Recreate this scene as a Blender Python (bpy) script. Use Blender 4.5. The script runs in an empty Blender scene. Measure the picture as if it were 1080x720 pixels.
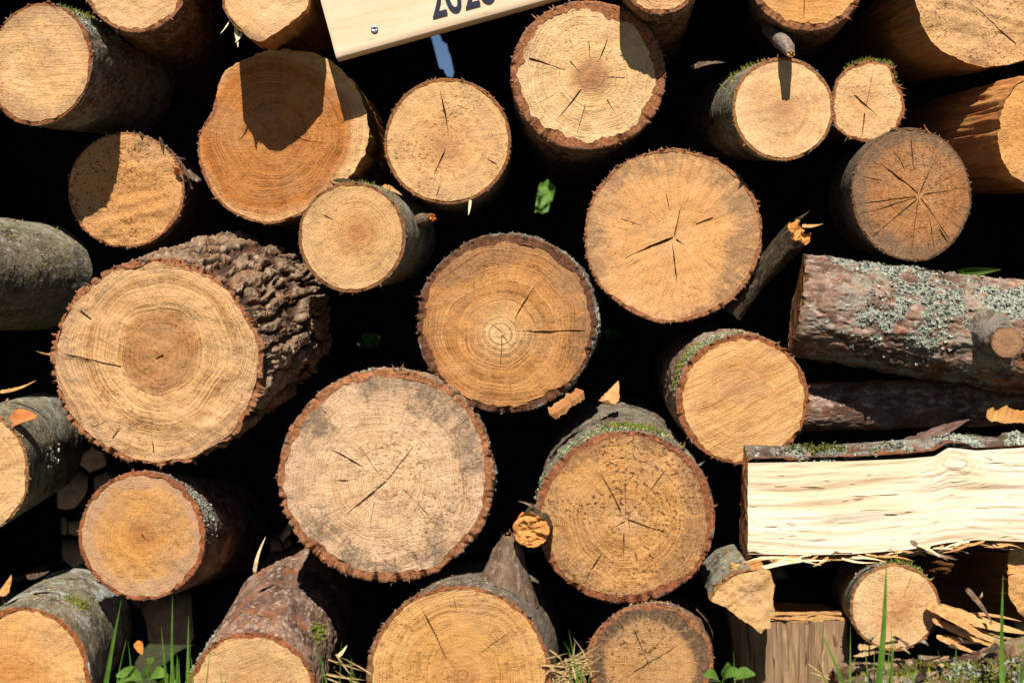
import bpy, math, random
import numpy as np
from mathutils import Vector, Matrix
from mathutils.geometry import delaunay_2d_cdt

random.seed(7); RNG = np.random.default_rng(7)
SC = bpy.context.scene
COL = SC.collection
PI = math.pi

# ------------------------------------------------------------------ camera frame (photo is 1080 x 720)
F = 1500.0          # focal length in photo pixels (50 mm lens)
DIST = 1.90         # camera to the front plane of the pile
HC = 0.510          # camera height
def at(px, py, y):
    s = (y + DIST) / F
    return np.array([(px - 540.0) * s, y, HC - (py - 360.0) * s])
# the face of the pile leans: the lower rows stand further out than the upper ones
def base_y(py): return float(np.interp(py, [0, 150, 300, 450, 560, 720], [0.04, 0.06, 0.0, -0.10, -0.16, -0.25]))
def atb(px, py, y): return at(px, py, y + base_y(py))
def m_per_px(y): return (y + DIST) / F

# ------------------------------------------------------------------ numpy noise
def _hash(ix, iy, iz, seed):
    h = (ix.astype(np.int64) * 374761393 + iy.astype(np.int64) * 668265263 + iz.astype(np.int64) * 2147483647 + seed * 974634777) & 0xffffffff
    h = ((h ^ (h >> 13)) * 1274126177) & 0xffffffff
    h = ((h ^ (h >> 16)) * 2246822519) & 0xffffffff
    h = h ^ (h >> 15)
    return (h & 0xffffff) / float(0xffffff)
def vnoise(p, seed=0):
    f = np.floor(p); t = p - f; i = f.astype(np.int64)
    t = t * t * t * (t * (t * 6 - 15) + 10)
    ix, iy, iz = i[:, 0], i[:, 1], i[:, 2]
    tx, ty, tz = t[:, 0], t[:, 1], t[:, 2]
    def L(a, b, w): return a + (b - a) * w
    c = {}
    for dx in (0, 1):
        for dy in (0, 1):
            for dz in (0, 1):
                c[dx, dy, dz] = _hash(ix + dx, iy + dy, iz + dz, seed)
    a0 = L(L(c[0,0,0], c[1,0,0], tx), L(c[0,1,0], c[1,1,0], tx), ty)
    a1 = L(L(c[0,0,1], c[1,0,1], tx), L(c[0,1,1], c[1,1,1], tx), ty)
    return L(a0, a1, tz)
def fbm(p, octv=4, seed=0, gain=0.5):
    s = np.zeros(len(p)); a = 1.0; tot = 0.0
    for o in range(octv):
        s += a * vnoise(p * (2.03 ** o) + o * 17.3, seed + o); tot += a; a *= gain
    return s / tot
def worley(p, seed=0):
    f = np.floor(p).astype(np.int64); n = len(p)
    f1 = np.full(n, 9.0); f2 = np.full(n, 9.0); cell = np.zeros(n)
    for dx in (-1, 0, 1):
        for dy in (-1, 0, 1):
            for dz in (-1, 0, 1):
                ix, iy, iz = f[:, 0] + dx, f[:, 1] + dy, f[:, 2] + dz
                q = np.stack([ix + _hash(ix, iy, iz, seed), iy + _hash(ix, iy, iz, seed + 1), iz + _hash(ix, iy, iz, seed + 2)], 1)
                d = np.sqrt(((q - p) ** 2).sum(1))
                cl = _hash(ix, iy, iz, seed + 3)
                m = d < f1
                f2 = np.where(m, f1, np.minimum(f2, d)); cell = np.where(m, cl, cell); f1 = np.where(m, d, f1)
    return f1, f2, cell
def sstep(a, b, x):
    t = np.clip((x - a) / (b - a), 0, 1); return t * t * (3 - 2 * t)

# ------------------------------------------------------------------ mesh helpers
def mesh_obj(name, V, polys, mats, parent=None, loc=(0, 0, 0), attrs=None, midx=None, smooth=True):
    """V (n,3) array; polys list of int arrays (k,3) or (k,4) or python tuples; one linked mesh object."""
    V = np.asarray(V, float) - np.asarray(loc, float)[None, :]
    me = bpy.data.meshes.new(name)
    starts = []; tot = []; idx = []
    n = 0
    for P in polys:
        P = np.asarray(P, np.int32)
        if P.size == 0: continue
        k = P.shape[1]
        idx.append(P.ravel()); tot.append(np.full(len(P), k, np.int32)); starts.append(n + k * np.arange(len(P), dtype=np.int32)); n += P.size
    idx = np.concatenate(idx); tot = np.concatenate(tot); starts = np.concatenate(starts)
    me.vertices.add(len(V)); me.vertices.foreach_set('co', V.astype(np.float32).ravel())
    me.loops.add(len(idx)); me.loops.foreach_set('vertex_index', idx)
    me.polygons.add(len(tot)); me.polygons.foreach_set('loop_start', starts); me.polygons.foreach_set('loop_total', tot)
    if midx is not None: me.polygons.foreach_set('material_index', np.asarray(midx, np.int32))
    me.polygons.foreach_set('use_smooth', np.full(len(tot), smooth, bool))
    for m in (mats if isinstance(mats, (list, tuple)) else [mats]): me.materials.append(m)
    for nm, arr in (attrs or {}).items():
        arr = np.asarray(arr, np.float32)
        if arr.ndim == 2:
            a = me.attributes.new(nm, 'FLOAT_VECTOR', 'POINT'); a.data.foreach_set('vector', arr.ravel())
        else:
            a = me.attributes.new(nm, 'FLOAT', 'POINT'); a.data.foreach_set('value', arr)
    me.update(calc_edges=True)
    me.validate()
    o = bpy.data.objects.new(name, me); COL.objects.link(o)
    if parent is not None: o.parent = parent
    else: o.location = loc
    return o
def thing(name, label, cat, loc, group=None):
    o = bpy.data.objects.new(name, None); COL.objects.link(o)
    o.empty_display_size = 0.05
    o.location = loc; o['label'] = label; o['category'] = cat
    if group: o['group'] = group
    return o
def tag(o, label, cat, group=None):
    o['label'] = label; o['category'] = cat
    if group: o['group'] = group
    return o
def grid_quads(nr, nc, wrap=True, off=0, flip=False):
    """rows x cols vertex grid; wrap closes the columns"""
    r = np.arange(nr - 1)[:, None]; c = np.arange(nc if wrap else nc - 1)[None, :]
    c2 = (c + 1) % nc
    a = r * nc + c; b = r * nc + c2; d = (r + 1) * nc + c2; e = (r + 1) * nc + c
    q = np.stack(np.broadcast_arrays(a, b, d, e), -1).reshape(-1, 4) + off
    return q[:, ::-1] if flip else q

# ------------------------------------------------------------------ materials
def lin(c):
    return tuple((x / 12.92 if x <= 0.04045 else ((x + 0.055) / 1.055) ** 2.4) for x in (v / 255.0 for v in c))
ALB = 0.86
def alb(c, k=None):
    k = ALB if k is None else k
    r = lin(c); return (r[0] * k, r[1] * k, r[2] * k, 1.0)
class NT:
    def __init__(self, name):
        self.m = bpy.data.materials.new(name); self.m.use_nodes = True
        self.t = self.m.node_tree; self.t.nodes.clear()
        self.out = self.n('ShaderNodeOutputMaterial')
    def n(self, typ, **kw):
        x = self.t.nodes.new(typ)
        for k, v in kw.items(): setattr(x, k, v)
        return x
    def put(self, sock, v):
        if isinstance(v, bpy.types.NodeSocket): self.t.links.new(v, sock)
        elif v is not None: sock.default_value = v
    def attr(self, name): return self.n('ShaderNodeAttribute', attribute_name=name)
    def math(self, op, a, b=None, c=None, clamp=False):
        x = self.n('ShaderNodeMath', operation=op, use_clamp=clamp)
        self.put(x.inputs[0], a)
        if b is not None: self.put(x.inputs[1], b)
        if c is not None: self.put(x.inputs[2], c)
        return x.outputs[0]
    def vmath(self, op, a, b=None, scale=None):
        x = self.n('ShaderNodeVectorMath', operation=op)
        self.put(x.inputs[0], a)
        if b is not None: self.put(x.inputs[1], b)
        if scale is not None: self.put(x.inputs['Scale'], scale)
        return x.outputs['Value'] if op in ('LENGTH', 'DOT_PRODUCT') else x.outputs[0]
    def comb(self, x, y, z):
        c = self.n('ShaderNodeCombineXYZ')
        for s, v in zip(c.inputs, (x, y, z)): self.put(s, v)
        return c.outputs[0]
    def sep(self, v):
        s = self.n('ShaderNodeSeparateXYZ'); self.put(s.inputs[0], v); return s.outputs
    def noise(self, vec, scale, detail=2.0, rough=0.5, dist=0.0):
        x = self.n('ShaderNodeTexNoise'); self.put(x.inputs['Vector'], vec)
        x.inputs['Scale'].default_value = scale; x.inputs['Detail'].default_value = detail
        x.inputs['Roughness'].default_value = rough; x.inputs['Distortion'].default_value = dist
        return x.outputs[0]
    def noise1(self, w, scale, detail=2.0):
        x = self.n('ShaderNodeTexNoise', noise_dimensions='1D'); self.put(x.inputs['W'], w)
        x.inputs['Scale'].default_value = scale; x.inputs['Detail'].default_value = detail
        return x.outputs[0]
    def ramp(self, fac, stops, interp='LINEAR'):
        x = self.n('ShaderNodeValToRGB'); x.color_ramp.interpolation = interp
        e = x.color_ramp.elements
        while len(e) < len(stops): e.new(0.5)
        for i, (p, c) in enumerate(stops):
            e[i].position = p
            e[i].color = c if isinstance(c, tuple) else (c, c, c, 1)
        self.put(x.inputs[0], fac); return x.outputs[0]
    def rng(self, v, a, b, c=0.0, d=1.0):
        x = self.n('ShaderNodeMapRange'); x.interpolation_type = 'SMOOTHSTEP'
        self.put(x.inputs[0], v)
        for i, q in enumerate((a, b, c, d)): x.inputs[i + 1].default_value = q
        return x.outputs[0]
    def mix(self, fac, a, b, mode='MIX'):
        x = self.n('ShaderNodeMix', data_type='RGBA', blend_type=mode, clamp_factor=True)
        self.put(x.inputs[0], fac); self.put(x.inputs[6], a); self.put(x.inputs[7], b)
        return x.outputs[2]
    def finish(self, color, rough=0.85, height=None, bump=0.5, dist=0.001, spec=0.2, trans=None):
        p = self.n('ShaderNodeBsdfPrincipled')
        self.put(p.inputs['Base Color'], color); self.put(p.inputs['Roughness'], rough)
        p.inputs['Specular IOR Level'].default_value = spec
        if height is not None:
            b = self.n('ShaderNodeBump'); b.inputs['Strength'].default_value = bump; b.inputs['Distance'].default_value = dist
            self.put(b.inputs['Height'], height); self.t.links.new(b.outputs[0], p.inputs['Normal'])
        sh = p.outputs[0]
        if trans is not None:
            tr = self.n('ShaderNodeBsdfTranslucent'); self.put(tr.inputs[0], trans)
            mx = self.n('ShaderNodeMixShader'); mx.inputs[0].default_value = 0.4
            self.t.links.new(sh, mx.inputs[1]); self.t.links.new(tr.outputs[0], mx.inputs[2]); sh = mx.outputs[0]
        self.t.links.new(sh, self.out.inputs[0])
        return self.m

def wood_mat(R, heart, mid, sap, edge=None, hr=0.3, hsoft=0.25, ring=0.45, ringw=0.0045, stain=0.0, stain_col=(124, 104, 84), stain_scale=16.0,
             stain_edge=0.0, saw_ang=0.0, saw=0.15, speck=0.3, rays=0.25, checks=0.25, seed=0.0, grainy=0.25, rimdirt=0.5):
    tw = lambda q: tuple(min(255, v) for v in (q[0] * 0.985, q[1] * 0.985, q[2] * 1.05 + 3))
    heart, mid, sap = tw(heart), tw(mid), tw(sap); edge = tw(edge) if edge else None
    T = NT('sawn_wood')
    at_ = T.attr('fc').outputs['Vector']
    u, v, _ = T.sep(at_)
    P = T.comb(u, v, seed)
    d0 = T.math('SUBTRACT', T.noise(P, 9.0, 2.0), 0.5)
    d1 = T.math('SUBTRACT', T.noise(P, 60.0, 2.0), 0.5)
    r0 = T.vmath('LENGTH', T.comb(u, v, 0.0))
    r = T.math('ADD', T.math('ADD', r0, T.math('MULTIPLY', d0, 0.10 * R / 0.1 * 0.26)), T.math('MULTIPLY', d1, 0.0022))
    rn = T.math('DIVIDE', r, R)
    e = edge or tuple(int(x * 0.8) for x in sap)
    base = T.ramp(rn, [(0.0, alb(heart)), (max(0.02, hr - hsoft * 0.5), alb(heart)), (min(0.8, hr + hsoft * 0.5), alb(mid)), (0.84, alb(sap)), (0.95, alb(sap)), (1.0, alb(e))])
    # growth rings: irregular spacing, thin dark latewood lines
    warp = T.math('MULTIPLY', T.noise1(T.math('ADD', r, seed), 60.0, 3.0), ringw * 9.0)
    ph = T.math('DIVIDE', T.math('ADD', r, warp), ringw)
    fr = T.math('FRACT', ph)
    line_ = T.rng(fr, 0.45, 0.93)
    line_ = T.math('MULTIPLY', line_, T.rng(fr, 1.0, 0.94))
    var = T.noise1(T.math('ADD', r, seed + 3.1), 140.0, 2.0)
    rfade = T.math('MULTIPLY', T.rng(T.noise(P, 26.0, 4.0, 0.65), 0.30, 0.62, 0.12, 1.0), T.rng(T.noise(P, 150.0, 3.0, 0.7), 0.30, 0.6, 0.30, 1.2))
    ringm = T.math('MULTIPLY', T.math('MULTIPLY', line_, T.math('MULTIPLY', var, 2.2, clamp=True)), rfade)
    ringm = T.math('MULTIPLY', ringm, ring * 0.80, clamp=True)
    c = T.mix(ringm, base, T.mix(1.0, base, (0.46, 0.35, 0.25, 1), 'MULTIPLY'))
    band = T.noise1(T.math('ADD', r, seed + 9.0), 70.0, 3.0)
    c = T.mix(T.math('MULTIPLY', T.rng(band, 0.35, 0.7), 0.5 * ring + 0.08), c, T.mix(1.0, c, (0.82, 0.74, 0.64, 1), 'MULTIPLY'))
    # medullary rays and fine radial checks
    dirv = T.vmath('NORMALIZE', T.comb(u, v, 0.0))
    dx, dy, _z = T.sep(dirv)
    rv = T.comb(T.math('MULTIPLY', dx, 16.0), T.math('MULTIPLY', dy, 16.0), T.math('MULTIPLY', r0, 22.0))
    ray = T.noise(rv, 1.0, 3.0, 0.6)
    c = T.mix(T.math('MULTIPLY', T.rng(ray, 0.42, 0.72), rays), c, T.mix(1.0, c, (0.70, 0.61, 0.50, 1), 'MULTIPLY'))
    rv2 = T.comb(T.math('MULTIPLY', dx, 42.0), T.math('MULTIPLY', dy, 42.0), T.math('ADD', T.math('MULTIPLY', r0, 34.0), seed))
    chk = T.noise(rv2, 1.0, 1.0, 0.4)
    chkm = T.math('MULTIPLY', T.rng(chk, 0.70, 0.78), checks)
    c = T.mix(chkm, c, T.mix(1.0, c, (0.35, 0.25, 0.18, 1), 'MULTIPLY'))
    # saw marks: streaks across the face in one direction
    ca, sa = math.cos(saw_ang), math.sin(saw_ang)
    s_ = T.math('ADD', T.math('MULTIPLY', u, ca), T.math('MULTIPLY', v, sa))
    t_ = T.math('ADD', T.math('MULTIPLY', u, -sa), T.math('MULTIPLY', v, ca))
    sv = T.comb(T.math('MULTIPLY', s_, 22.0), T.math('ADD', T.math('MULTIPLY', t_, 420.0), T.math('MULTIPLY', d0, 10.0)), seed)
    sw = T.noise(sv, 1.0, 3.0, 0.6)
    sv2 = T.comb(T.math('MULTIPLY', s_, 9.0), T.math('ADD', T.math('MULTIPLY', t_, 130.0), T.math('MULTIPLY', d0, 8.0)), seed + 4.0)
    sw2 = T.noise(sv2, 1.0, 2.0, 0.5)
    c = T.mix(T.math('MULTIPLY', T.rng(sw, 0.47, 0.68), saw), c, T.mix(1.0, c, (0.60, 0.46, 0.33, 1), 'MULTIPLY'))
    c = T.mix(T.math('MULTIPLY', T.rng(sw2, 0.48, 0.70), saw * 0.7), c, T.mix(1.0, c, (0.72, 0.60, 0.46, 1), 'MULTIPLY'))
    # blotchy tone, grain and pits
    blot = T.noise(P, 26.0, 4.0, 0.6)
    c = T.mix(T.rng(blot, 0.35, 0.68, 0.0, 0.30), c, T.mix(1.0, c, (0.84, 0.74, 0.62, 1), 'MULTIPLY'))
    wz = T.noise(T.vmath('ADD', P, (3.7, 1.1, 0.0)), 13.0, 5.0, 0.65)
    c = T.mix(T.rng(wz, 0.46, 0.72, 0.0, 0.42), c, alb((166, 136, 108)))
    wl = T.noise(T.vmath('ADD', P, (1.7, 5.1, 0.0)), 18.0, 4.0, 0.6)
    c = T.mix(T.rng(wl, 0.50, 0.70, 0.0, 0.5), c, T.mix(1.0, c, (1.14, 1.17, 1.24, 1), 'MULTIPLY'))
    g = T.noise(P, 480.0, 2.0, 0.7)
    c = T.mix(T.rng(g, 0.40, 0.62, 0.0, min(1.0, grainy * 1.25)), c, T.mix(1.0, c, (0.66, 0.56, 0.46, 1), 'MULTIPLY'))
    g3 = T.noise(P, 300.0, 2.0, 0.6)
    c = T.mix(T.rng(g3, 0.52, 0.74, 0.0, grainy * 0.9), c, T.mix(1.0, c, (1.25, 1.28, 1.32, 1), 'MULTIPLY'))
    spn = T.noise(P, 210.0, 2.0, 0.6); spg = T.noise(P, 14.0, 2.0)
    spm = T.math('MULTIPLY', T.rng(spn, 0.57, 0.66, 0.0, speck), T.rng(spg, 0.36, 0.60))
    sp2 = T.noise(P, 620.0, 2.0, 0.7)
    c = T.mix(T.rng(sp2, 0.60, 0.72, 0.0, 0.35 + 0.4 * speck), c, T.mix(1.0, c, (0.42, 0.30, 0.22, 1), 'MULTIPLY'))
    c = T.mix(spm, c, T.mix(1.0, c, (0.30, 0.22, 0.17, 1), 'MULTIPLY'))
    rim_d = T.math('ADD', T.math('MULTIPLY', T.math('SUBTRACT', rn, 0.86), 2.6), T.math('MULTIPLY', T.math('SUBTRACT', T.noise(P, 24.0, 4.0, 0.6), 0.5), 2.4))
    rim_m = T.math('MULTIPLY', T.rng(rim_d, -0.05, 0.75), T.math('ADD', 0.25, T.rng(ray, 0.32, 0.62, 0.0, 0.75)))
    c = T.mix(T.math('MULTIPLY', rim_m, rimdirt), c, T.mix(1.0, c, (0.50, 0.43, 0.38, 1), 'MULTIPLY'))
    # grey weather stain (mould) on the cut
    if stain > 0:
        sn = T.noise(P, stain_scale, 5.0, 0.62)
        bias = T.math('MULTIPLY', T.math('SUBTRACT', rn, 0.65), stain_edge)
        sm = T.rng(T.math('ADD', sn, bias), 0.50, 0.68)
        rays2 = T.math('MULTIPLY', T.rng(ray, 0.30, 0.62), 0.6)
        g7 = T.noise(P, 330.0, 4.0, 0.75)
        sm = T.math('MULTIPLY', sm, T.math('ADD', 0.12, T.math('ADD', rays2, T.rng(g7, 0.38, 0.62, 0.0, 0.8))), clamp=True)
        c = T.mix(T.math('MULTIPLY', T.math('MULTIPLY', sm, T.rng(g7, 0.52, 0.70)), stain), c, alb(tuple(int(q * 0.6) for q in stain_col)))
        c = T.mix(T.math('MULTIPLY', sm, stain), c, alb(stain_col))
    h = T.math('ADD', T.math('MULTIPLY', sw, 0.35 + saw), T.math('MULTIPLY', g, 0.7))
    h = T.math('ADD', h, T.math('MULTIPLY', ringm, -0.9))
    h = T.math('ADD', h, T.math('MULTIPLY', spm, -1.2))
    h = T.math('ADD', h, T.math('MULTIPLY', chkm, -1.5))
    h = T.math('ADD', h, T.math('MULTIPLY', T.noise(P, 120.0, 3.0, 0.6), 0.9))
    return T.finish(c, 0.85, h, 0.8, 0.0014, 0.12)

def split_mat(c0, c1, c2, seed=0.0, fine=260.0, bump=0.6, contrast=1.0):
    """riven or torn wood: streaks that run along the grain. attribute gc = (along, across, out)"""
    T = NT('split_wood')
    a, b, w = T.sep(T.attr('gc').outputs['Vector'])
    wob = T.math('MULTIPLY', T.math('SUBTRACT', T.noise(T.comb(T.math('MULTIPLY', a, 5.0), T.math('MULTIPLY', b, 14.0), seed), 1.0, 2.0), 0.5), 0.03)
    bb = T.math('ADD', b, wob)
    n1 = T.noise(T.comb(T.math('MULTIPLY', a, 8.0), T.math('MULTIPLY', bb, 70.0), T.math('ADD', T.math('MULTIPLY', w, 60.0), seed)), 1.0, 3.0, 0.6)
    n2 = T.noise(T.comb(T.math('MULTIPLY', a, 14.0), T.math('MULTIPLY', bb, fine), T.math('ADD', T.math('MULTIPLY', w, fine), seed + 2)), 1.0, 3.0, 0.65)
    n3 = T.noise(T.comb(T.math('MULTIPLY', a, 30.0), T.math('MULTIPLY', bb, fine * 0.6), seed + 5), 1.0, 1.0, 0.5)
    big = T.noise(T.comb(T.math('MULTIPLY', a, 4.0), T.math('MULTIPLY', bb, 12.0), seed + 7), 1.0, 3.0)
    c = T.mix(T.rng(n1, 0.32, 0.70), alb(c0), alb(c1))
    c = T.mix(T.rng(big, 0.40, 0.70, 0.0, 0.55), c, alb(c2))
    c = T.mix(T.rng(n2, 0.50, 0.74, 0.0, 0.55 * contrast), c, T.mix(1.0, c, (0.62, 0.46, 0.32, 1), 'MULTIPLY'))
    c = T.mix(T.rng(n3, 0.66, 0.76, 0.0, 0.75 * contrast), c, T.mix(1.0, c, (0.45, 0.26, 0.14, 1), 'MULTIPLY'))
    h = T.math('ADD', T.math('MULTIPLY', n2, 1.0), T.math('MULTIPLY', n1, 1.2))
    h = T.math('ADD', h, T.rng(n3, 0.66, 0.76, 0.0, -1.0))
    return T.finish(c, 0.75, h, bump, 0.0015, 0.25)

def bark_mat(dark, mid, light, inner, seed=0.0, lichen=0.0, lichen_col=(178, 182, 168), moss=0.0, flake=0.0, flake_col=(165, 95, 60), lent=0.0, bump=0.7, spots=0.0, furrow=0.0):
    T = NT('bark_skin')
    P0 = T.attr('bc').outputs['Vector']
    x, y, z = T.sep(P0)
    P = T.vmath('ADD', P0, (seed * 1.7, seed * 0.9, seed * 2.3))
    Pl = T.vmath('MULTIPLY', P, (1.0, 1.0, 0.45))
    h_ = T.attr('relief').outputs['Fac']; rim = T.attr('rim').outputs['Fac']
    n1 = T.noise(Pl, 38.0, 5.0, 0.62); n2 = T.noise(Pl, 150.0, 4.0, 0.65); n3 = T.noise(P, 14.0, 3.0, 0.6)
    c = T.mix(T.rng(n1, 0.34, 0.62), alb(dark), alb(mid))
    c = T.mix(T.rng(n2, 0.48, 0.70, 0.0, 0.8), c, alb(light))
    c = T.mix(T.rng(n3, 0.48, 0.70, 0.0, 0.5), c, alb(mid))
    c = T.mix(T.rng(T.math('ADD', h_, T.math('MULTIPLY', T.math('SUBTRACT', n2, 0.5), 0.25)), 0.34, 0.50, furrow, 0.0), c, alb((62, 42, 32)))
    if flake > 0:
        fl = T.noise(Pl, 55.0, 3.0, 0.55)
        m = T.math('MULTIPLY', T.rng(fl, 0.53, 0.60), T.rng(n3, 0.35, 0.6))
        c = T.mix(T.math('MULTIPLY', m, flake), c, T.mix(n2, alb(flake_col), alb(tuple(int(q * 0.8) for q in flake_col))))
    if lent > 0:   # short cross-grain lenticels of smooth bark
        q = T.vmath('MULTIPLY', P, (70.0, 70.0, 420.0))
        l1 = T.noise(q, 1.0, 1.0, 0.4)
        c = T.mix(T.rng(l1, 0.66, 0.74, 0.0, lent), c, T.mix(1.0, c, (0.35, 0.32, 0.28, 1), 'MULTIPLY'))
    if moss > 0:
        mn = T.noise(P, 22.0, 4.0, 0.65)
        c = T.mix(T.math('MULTIPLY', T.rng(mn, 0.56, 0.68), moss), c, T.mix(n2, alb((70, 80, 30)), alb((120, 125, 50))))
    if lichen > 0:
        ln = T.noise(P, 45.0, 5.0, 0.7); lb = T.noise(P, 12.0, 2.0)
        m = T.math('MULTIPLY', T.rng(T.math('ADD', ln, T.math('MULTIPLY', T.math('SUBTRACT', lb, 0.5), 0.9)), 0.55, 0.61), lichen)
        c = T.mix(m, c, T.mix(T.rng(n2, 0.35, 0.65), alb(lichen_col), alb(tuple(int(q * 0.8) for q in lichen_col))))
    if spots > 0:
        sp = T.noise(P, 95.0, 2.0, 0.5)
        c = T.mix(T.rng(sp, 0.66, 0.70, 0.0, spots), c, alb((190, 192, 182)))
    lq = T.attr('growth').outputs['Fac']; lqn = T.noise(P, 230.0, 4.0, 0.7)
    lm = T.rng(T.math('ADD', lq, T.math('MULTIPLY', T.math('SUBTRACT', lqn, 0.5), 0.9)), 0.42, 0.58)
    c = T.mix(lm, c, T.mix(T.rng(T.noise(P, 330.0, 3.0, 0.7), 0.36, 0.64), alb(tuple(int(v * 0.62) for v in lichen_col)), alb(lichen_col)))
    # inner bark seen where it is cut
    fib = T.noise(T.vmath('MULTIPLY', P, (1.0, 1.0, 0.3)), 260.0, 3.0, 0.65)
    inn = T.mix(T.rng(fib, 0.33, 0.66), alb(tuple(int(q * 0.70) for q in inner)), alb(inner))
    rf = T.math('ADD', T.math('ADD', rim, T.math('MULTIPLY', T.math('SUBTRACT', n2, 0.5), 1.0)), T.math('MULTIPLY', T.math('SUBTRACT', n1, 0.55), 1.6))
    c = T.mix(T.rng(rf, 0.35, 0.65), c, inn)
    c = T.mix(T.math('MULTIPLY', T.rng(T.noise(P, 320.0, 3.0, 0.7), 0.50, 0.66), 0.45), c, T.mix(1.0, c, (0.40, 0.34, 0.30, 1), 'MULTIPLY'))
    hh = T.math('ADD', T.math('MULTIPLY', n2, 1.0), T.math('MULTIPLY', T.noise(Pl, 420.0, 3.0, 0.6), 0.5))
    hh = T.math('ADD', hh, T.math('MULTIPLY', n1, 1.0))
    return T.finish(c, 0.9, hh, bump, 0.0025, 0.15)

def simple_mat(name, c0, c1, scale=80.0, rough=0.8, bump=0.4, dist=0.001, trans=None, k=None):
    T = NT(name)
    co = T.n('ShaderNodeTexCoord').outputs['Object']
    n = T.noise(co, scale, 4.0, 0.6)
    c = T.mix(T.rng(n, 0.3, 0.7), alb(c0, k), alb(c1, k))
    return T.finish(c, rough, n, bump, dist, 0.25, trans=(alb(trans, k) if trans else None))

# ------------------------------------------------------------------ log geometry
def bark_relief(q, kind, A, seed):
    """q = (x, y, along) metres on the log's surface -> displacement (m), relief 0..1"""
    if kind == 'pine':
        w = np.column_stack([(fbm(q * np.array([30, 30, 12.0]) + o, 3, seed + o) - 0.5) for o in (0, 40, 80)]) * np.array([1.5, 1.5, 1.6])
        p = q * np.array([30, 30, 5.5]) + w
        f1, f2, cell = worley(p, seed + 11)
        e = sstep(0.0, 0.20, f2 - f1)
        t = fbm(q * np.array([62, 62, 15.0]), 4, seed + 5, 0.45) * 6
        ter = (np.floor(t) + sstep(0.88, 1.0, t - np.floor(t))) / 6
        fine = fbm(q * np.array([260, 260, 120.0]), 3, seed + 8) - 0.5
        low = fbm(q * 16, 2, seed + 15) - 0.5
        d = A * (1.25 * (e - 0.85) + 0.40 * (cell - 0.5) + 1.5 * (ter - 0.5) + 0.50 * fine + 0.8 * low)
        return d, np.clip(0.5 + d / (3 * A), 0, 1)
    if kind == 'rough':
        w = (fbm(q * 40, 2, seed) - 0.5)[:, None] * np.array([0.5, 0.5, 1.2])
        t = fbm(q * np.array([85, 85, 30.0]) + w, 4, seed + 5) * 5
        ter = (np.floor(t) + sstep(0.7, 1.0, t - np.floor(t))) / 5
        low = fbm(q * 22, 3, seed + 2) - 0.5
        fine = fbm(q * np.array([300, 300, 150.0]), 3, seed + 8) - 0.5
        d = A * (1.4 * (ter - 0.5) + 1.2 * low + 0.5 * fine)
        return d, np.clip(0.5 + d / (2 * A), 0, 1)
    low = fbm(q * 14, 3, seed + 2) - 0.5
    mid = fbm(q * np.array([60, 60, 90.0]), 3, seed + 4) - 0.5
    fine = fbm(q * np.array([260, 260, 300.0]), 3, seed + 8) - 0.5
    d = A * (2.2 * low + 0.8 * mid + 0.35 * fine)
    return d, np.clip(0.5 + d / (2 * A), 0, 1)

def polar_from_polygon(pts, th):
    """pts (k,2) star-shaped round the origin, y up -> radius at each angle"""
    P = np.asarray(pts, float); r = np.zeros(len(th))
    a = P; b = np.roll(P, -1, 0)
    for i, t in enumerate(th):
        d = np.array([math.cos(t), math.sin(t)]); best = 0
        e = b - a
        den = d[0] * e[:, 1] - d[1] * e[:, 0]
        den = np.where(abs(den) < 1e-12, 1e-12, den)
        s = (a[:, 0] * e[:, 1] - a[:, 1] * e[:, 0]) / den
        k = (a[:, 0] * d[1] - a[:, 1] * d[0]) / den
        ok = (s > 0) & (k >= -1e-6) & (k <= 1 + 1e-6)
        r[i] = s[ok].max() if ok.any() else 0.01
    return r

def in_poly(p, poly):
    x, y = p[:, 0], p[:, 1]; inside = np.zeros(len(p), bool)
    a = poly; b = np.roll(poly, -1, 0)
    for (x1, y1), (x2, y2) in zip(a, b):
        c = ((y1 > y) != (y2 > y)) & (x < (x2 - x1) * (y - y1) / (y2 - y1 + 1e-15) + x1)
        inside ^= c
    return inside

class Frame:
    """a log's own axes: origin on the front face, eu / ev across it, D from front to back"""
    def __init__(s, O, eu, ev, D, k=0.97):
        s.O, s.eu, s.ev, s.D, s.k = map(lambda q: np.asarray(q, float) if not np.isscalar(q) else q, (O, eu, ev, D, k))
        s.len = np.linalg.norm(s.D)
        nn = np.cross(s.eu, s.ev); nn /= np.linalg.norm(nn)
        if nn @ s.D > 0: nn = -nn
        s.nrm = nn
    def pos(s, u, v, t):
        sc = 1 + (s.k - 1) * t
        return s.O + (u * sc)[:, None] * s.eu + (v * sc)[:, None] * s.ev + t[:, None] * s.D

def crack_poly(a, b, w, rnd, n=9, wob=0.05, shape='taper'):
    """left side, right side, keel of a tapering radial crack from a (wide end) to b"""
    a = np.array(a, float); b = np.array(b, float); d = b - a; L = np.linalg.norm(d); d /= L; nrm = np.array([-d[1], d[0]])
    t = np.linspace(0, 1, n)
    off = np.cumsum(rnd.normal(0, 1, n)) * wob * L / n; off -= off[0] + (off[-1] - off[0]) * t
    mid = a + t[:, None] * d * L + off[:, None] * nrm
    if shape == 'taper': prof = np.clip((1 - t) ** 0.6 * sstep(0, 0.08, t + 0.03), 0.02, 1)
    else: prof = np.clip(np.sin(PI * np.clip(t, 0.0, 1.0)) ** 0.7, 0.02, 1)
    hw = prof * w * 0.5 * (1 + rnd.uniform(-0.35, 0.35, n))
    hw[0] = max(hw[0], w * 0.04); hw[-1] = w * 0.03
    return mid + hw[:, None] * nrm, mid - hw[:, None] * nrm, mid, hw

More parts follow.
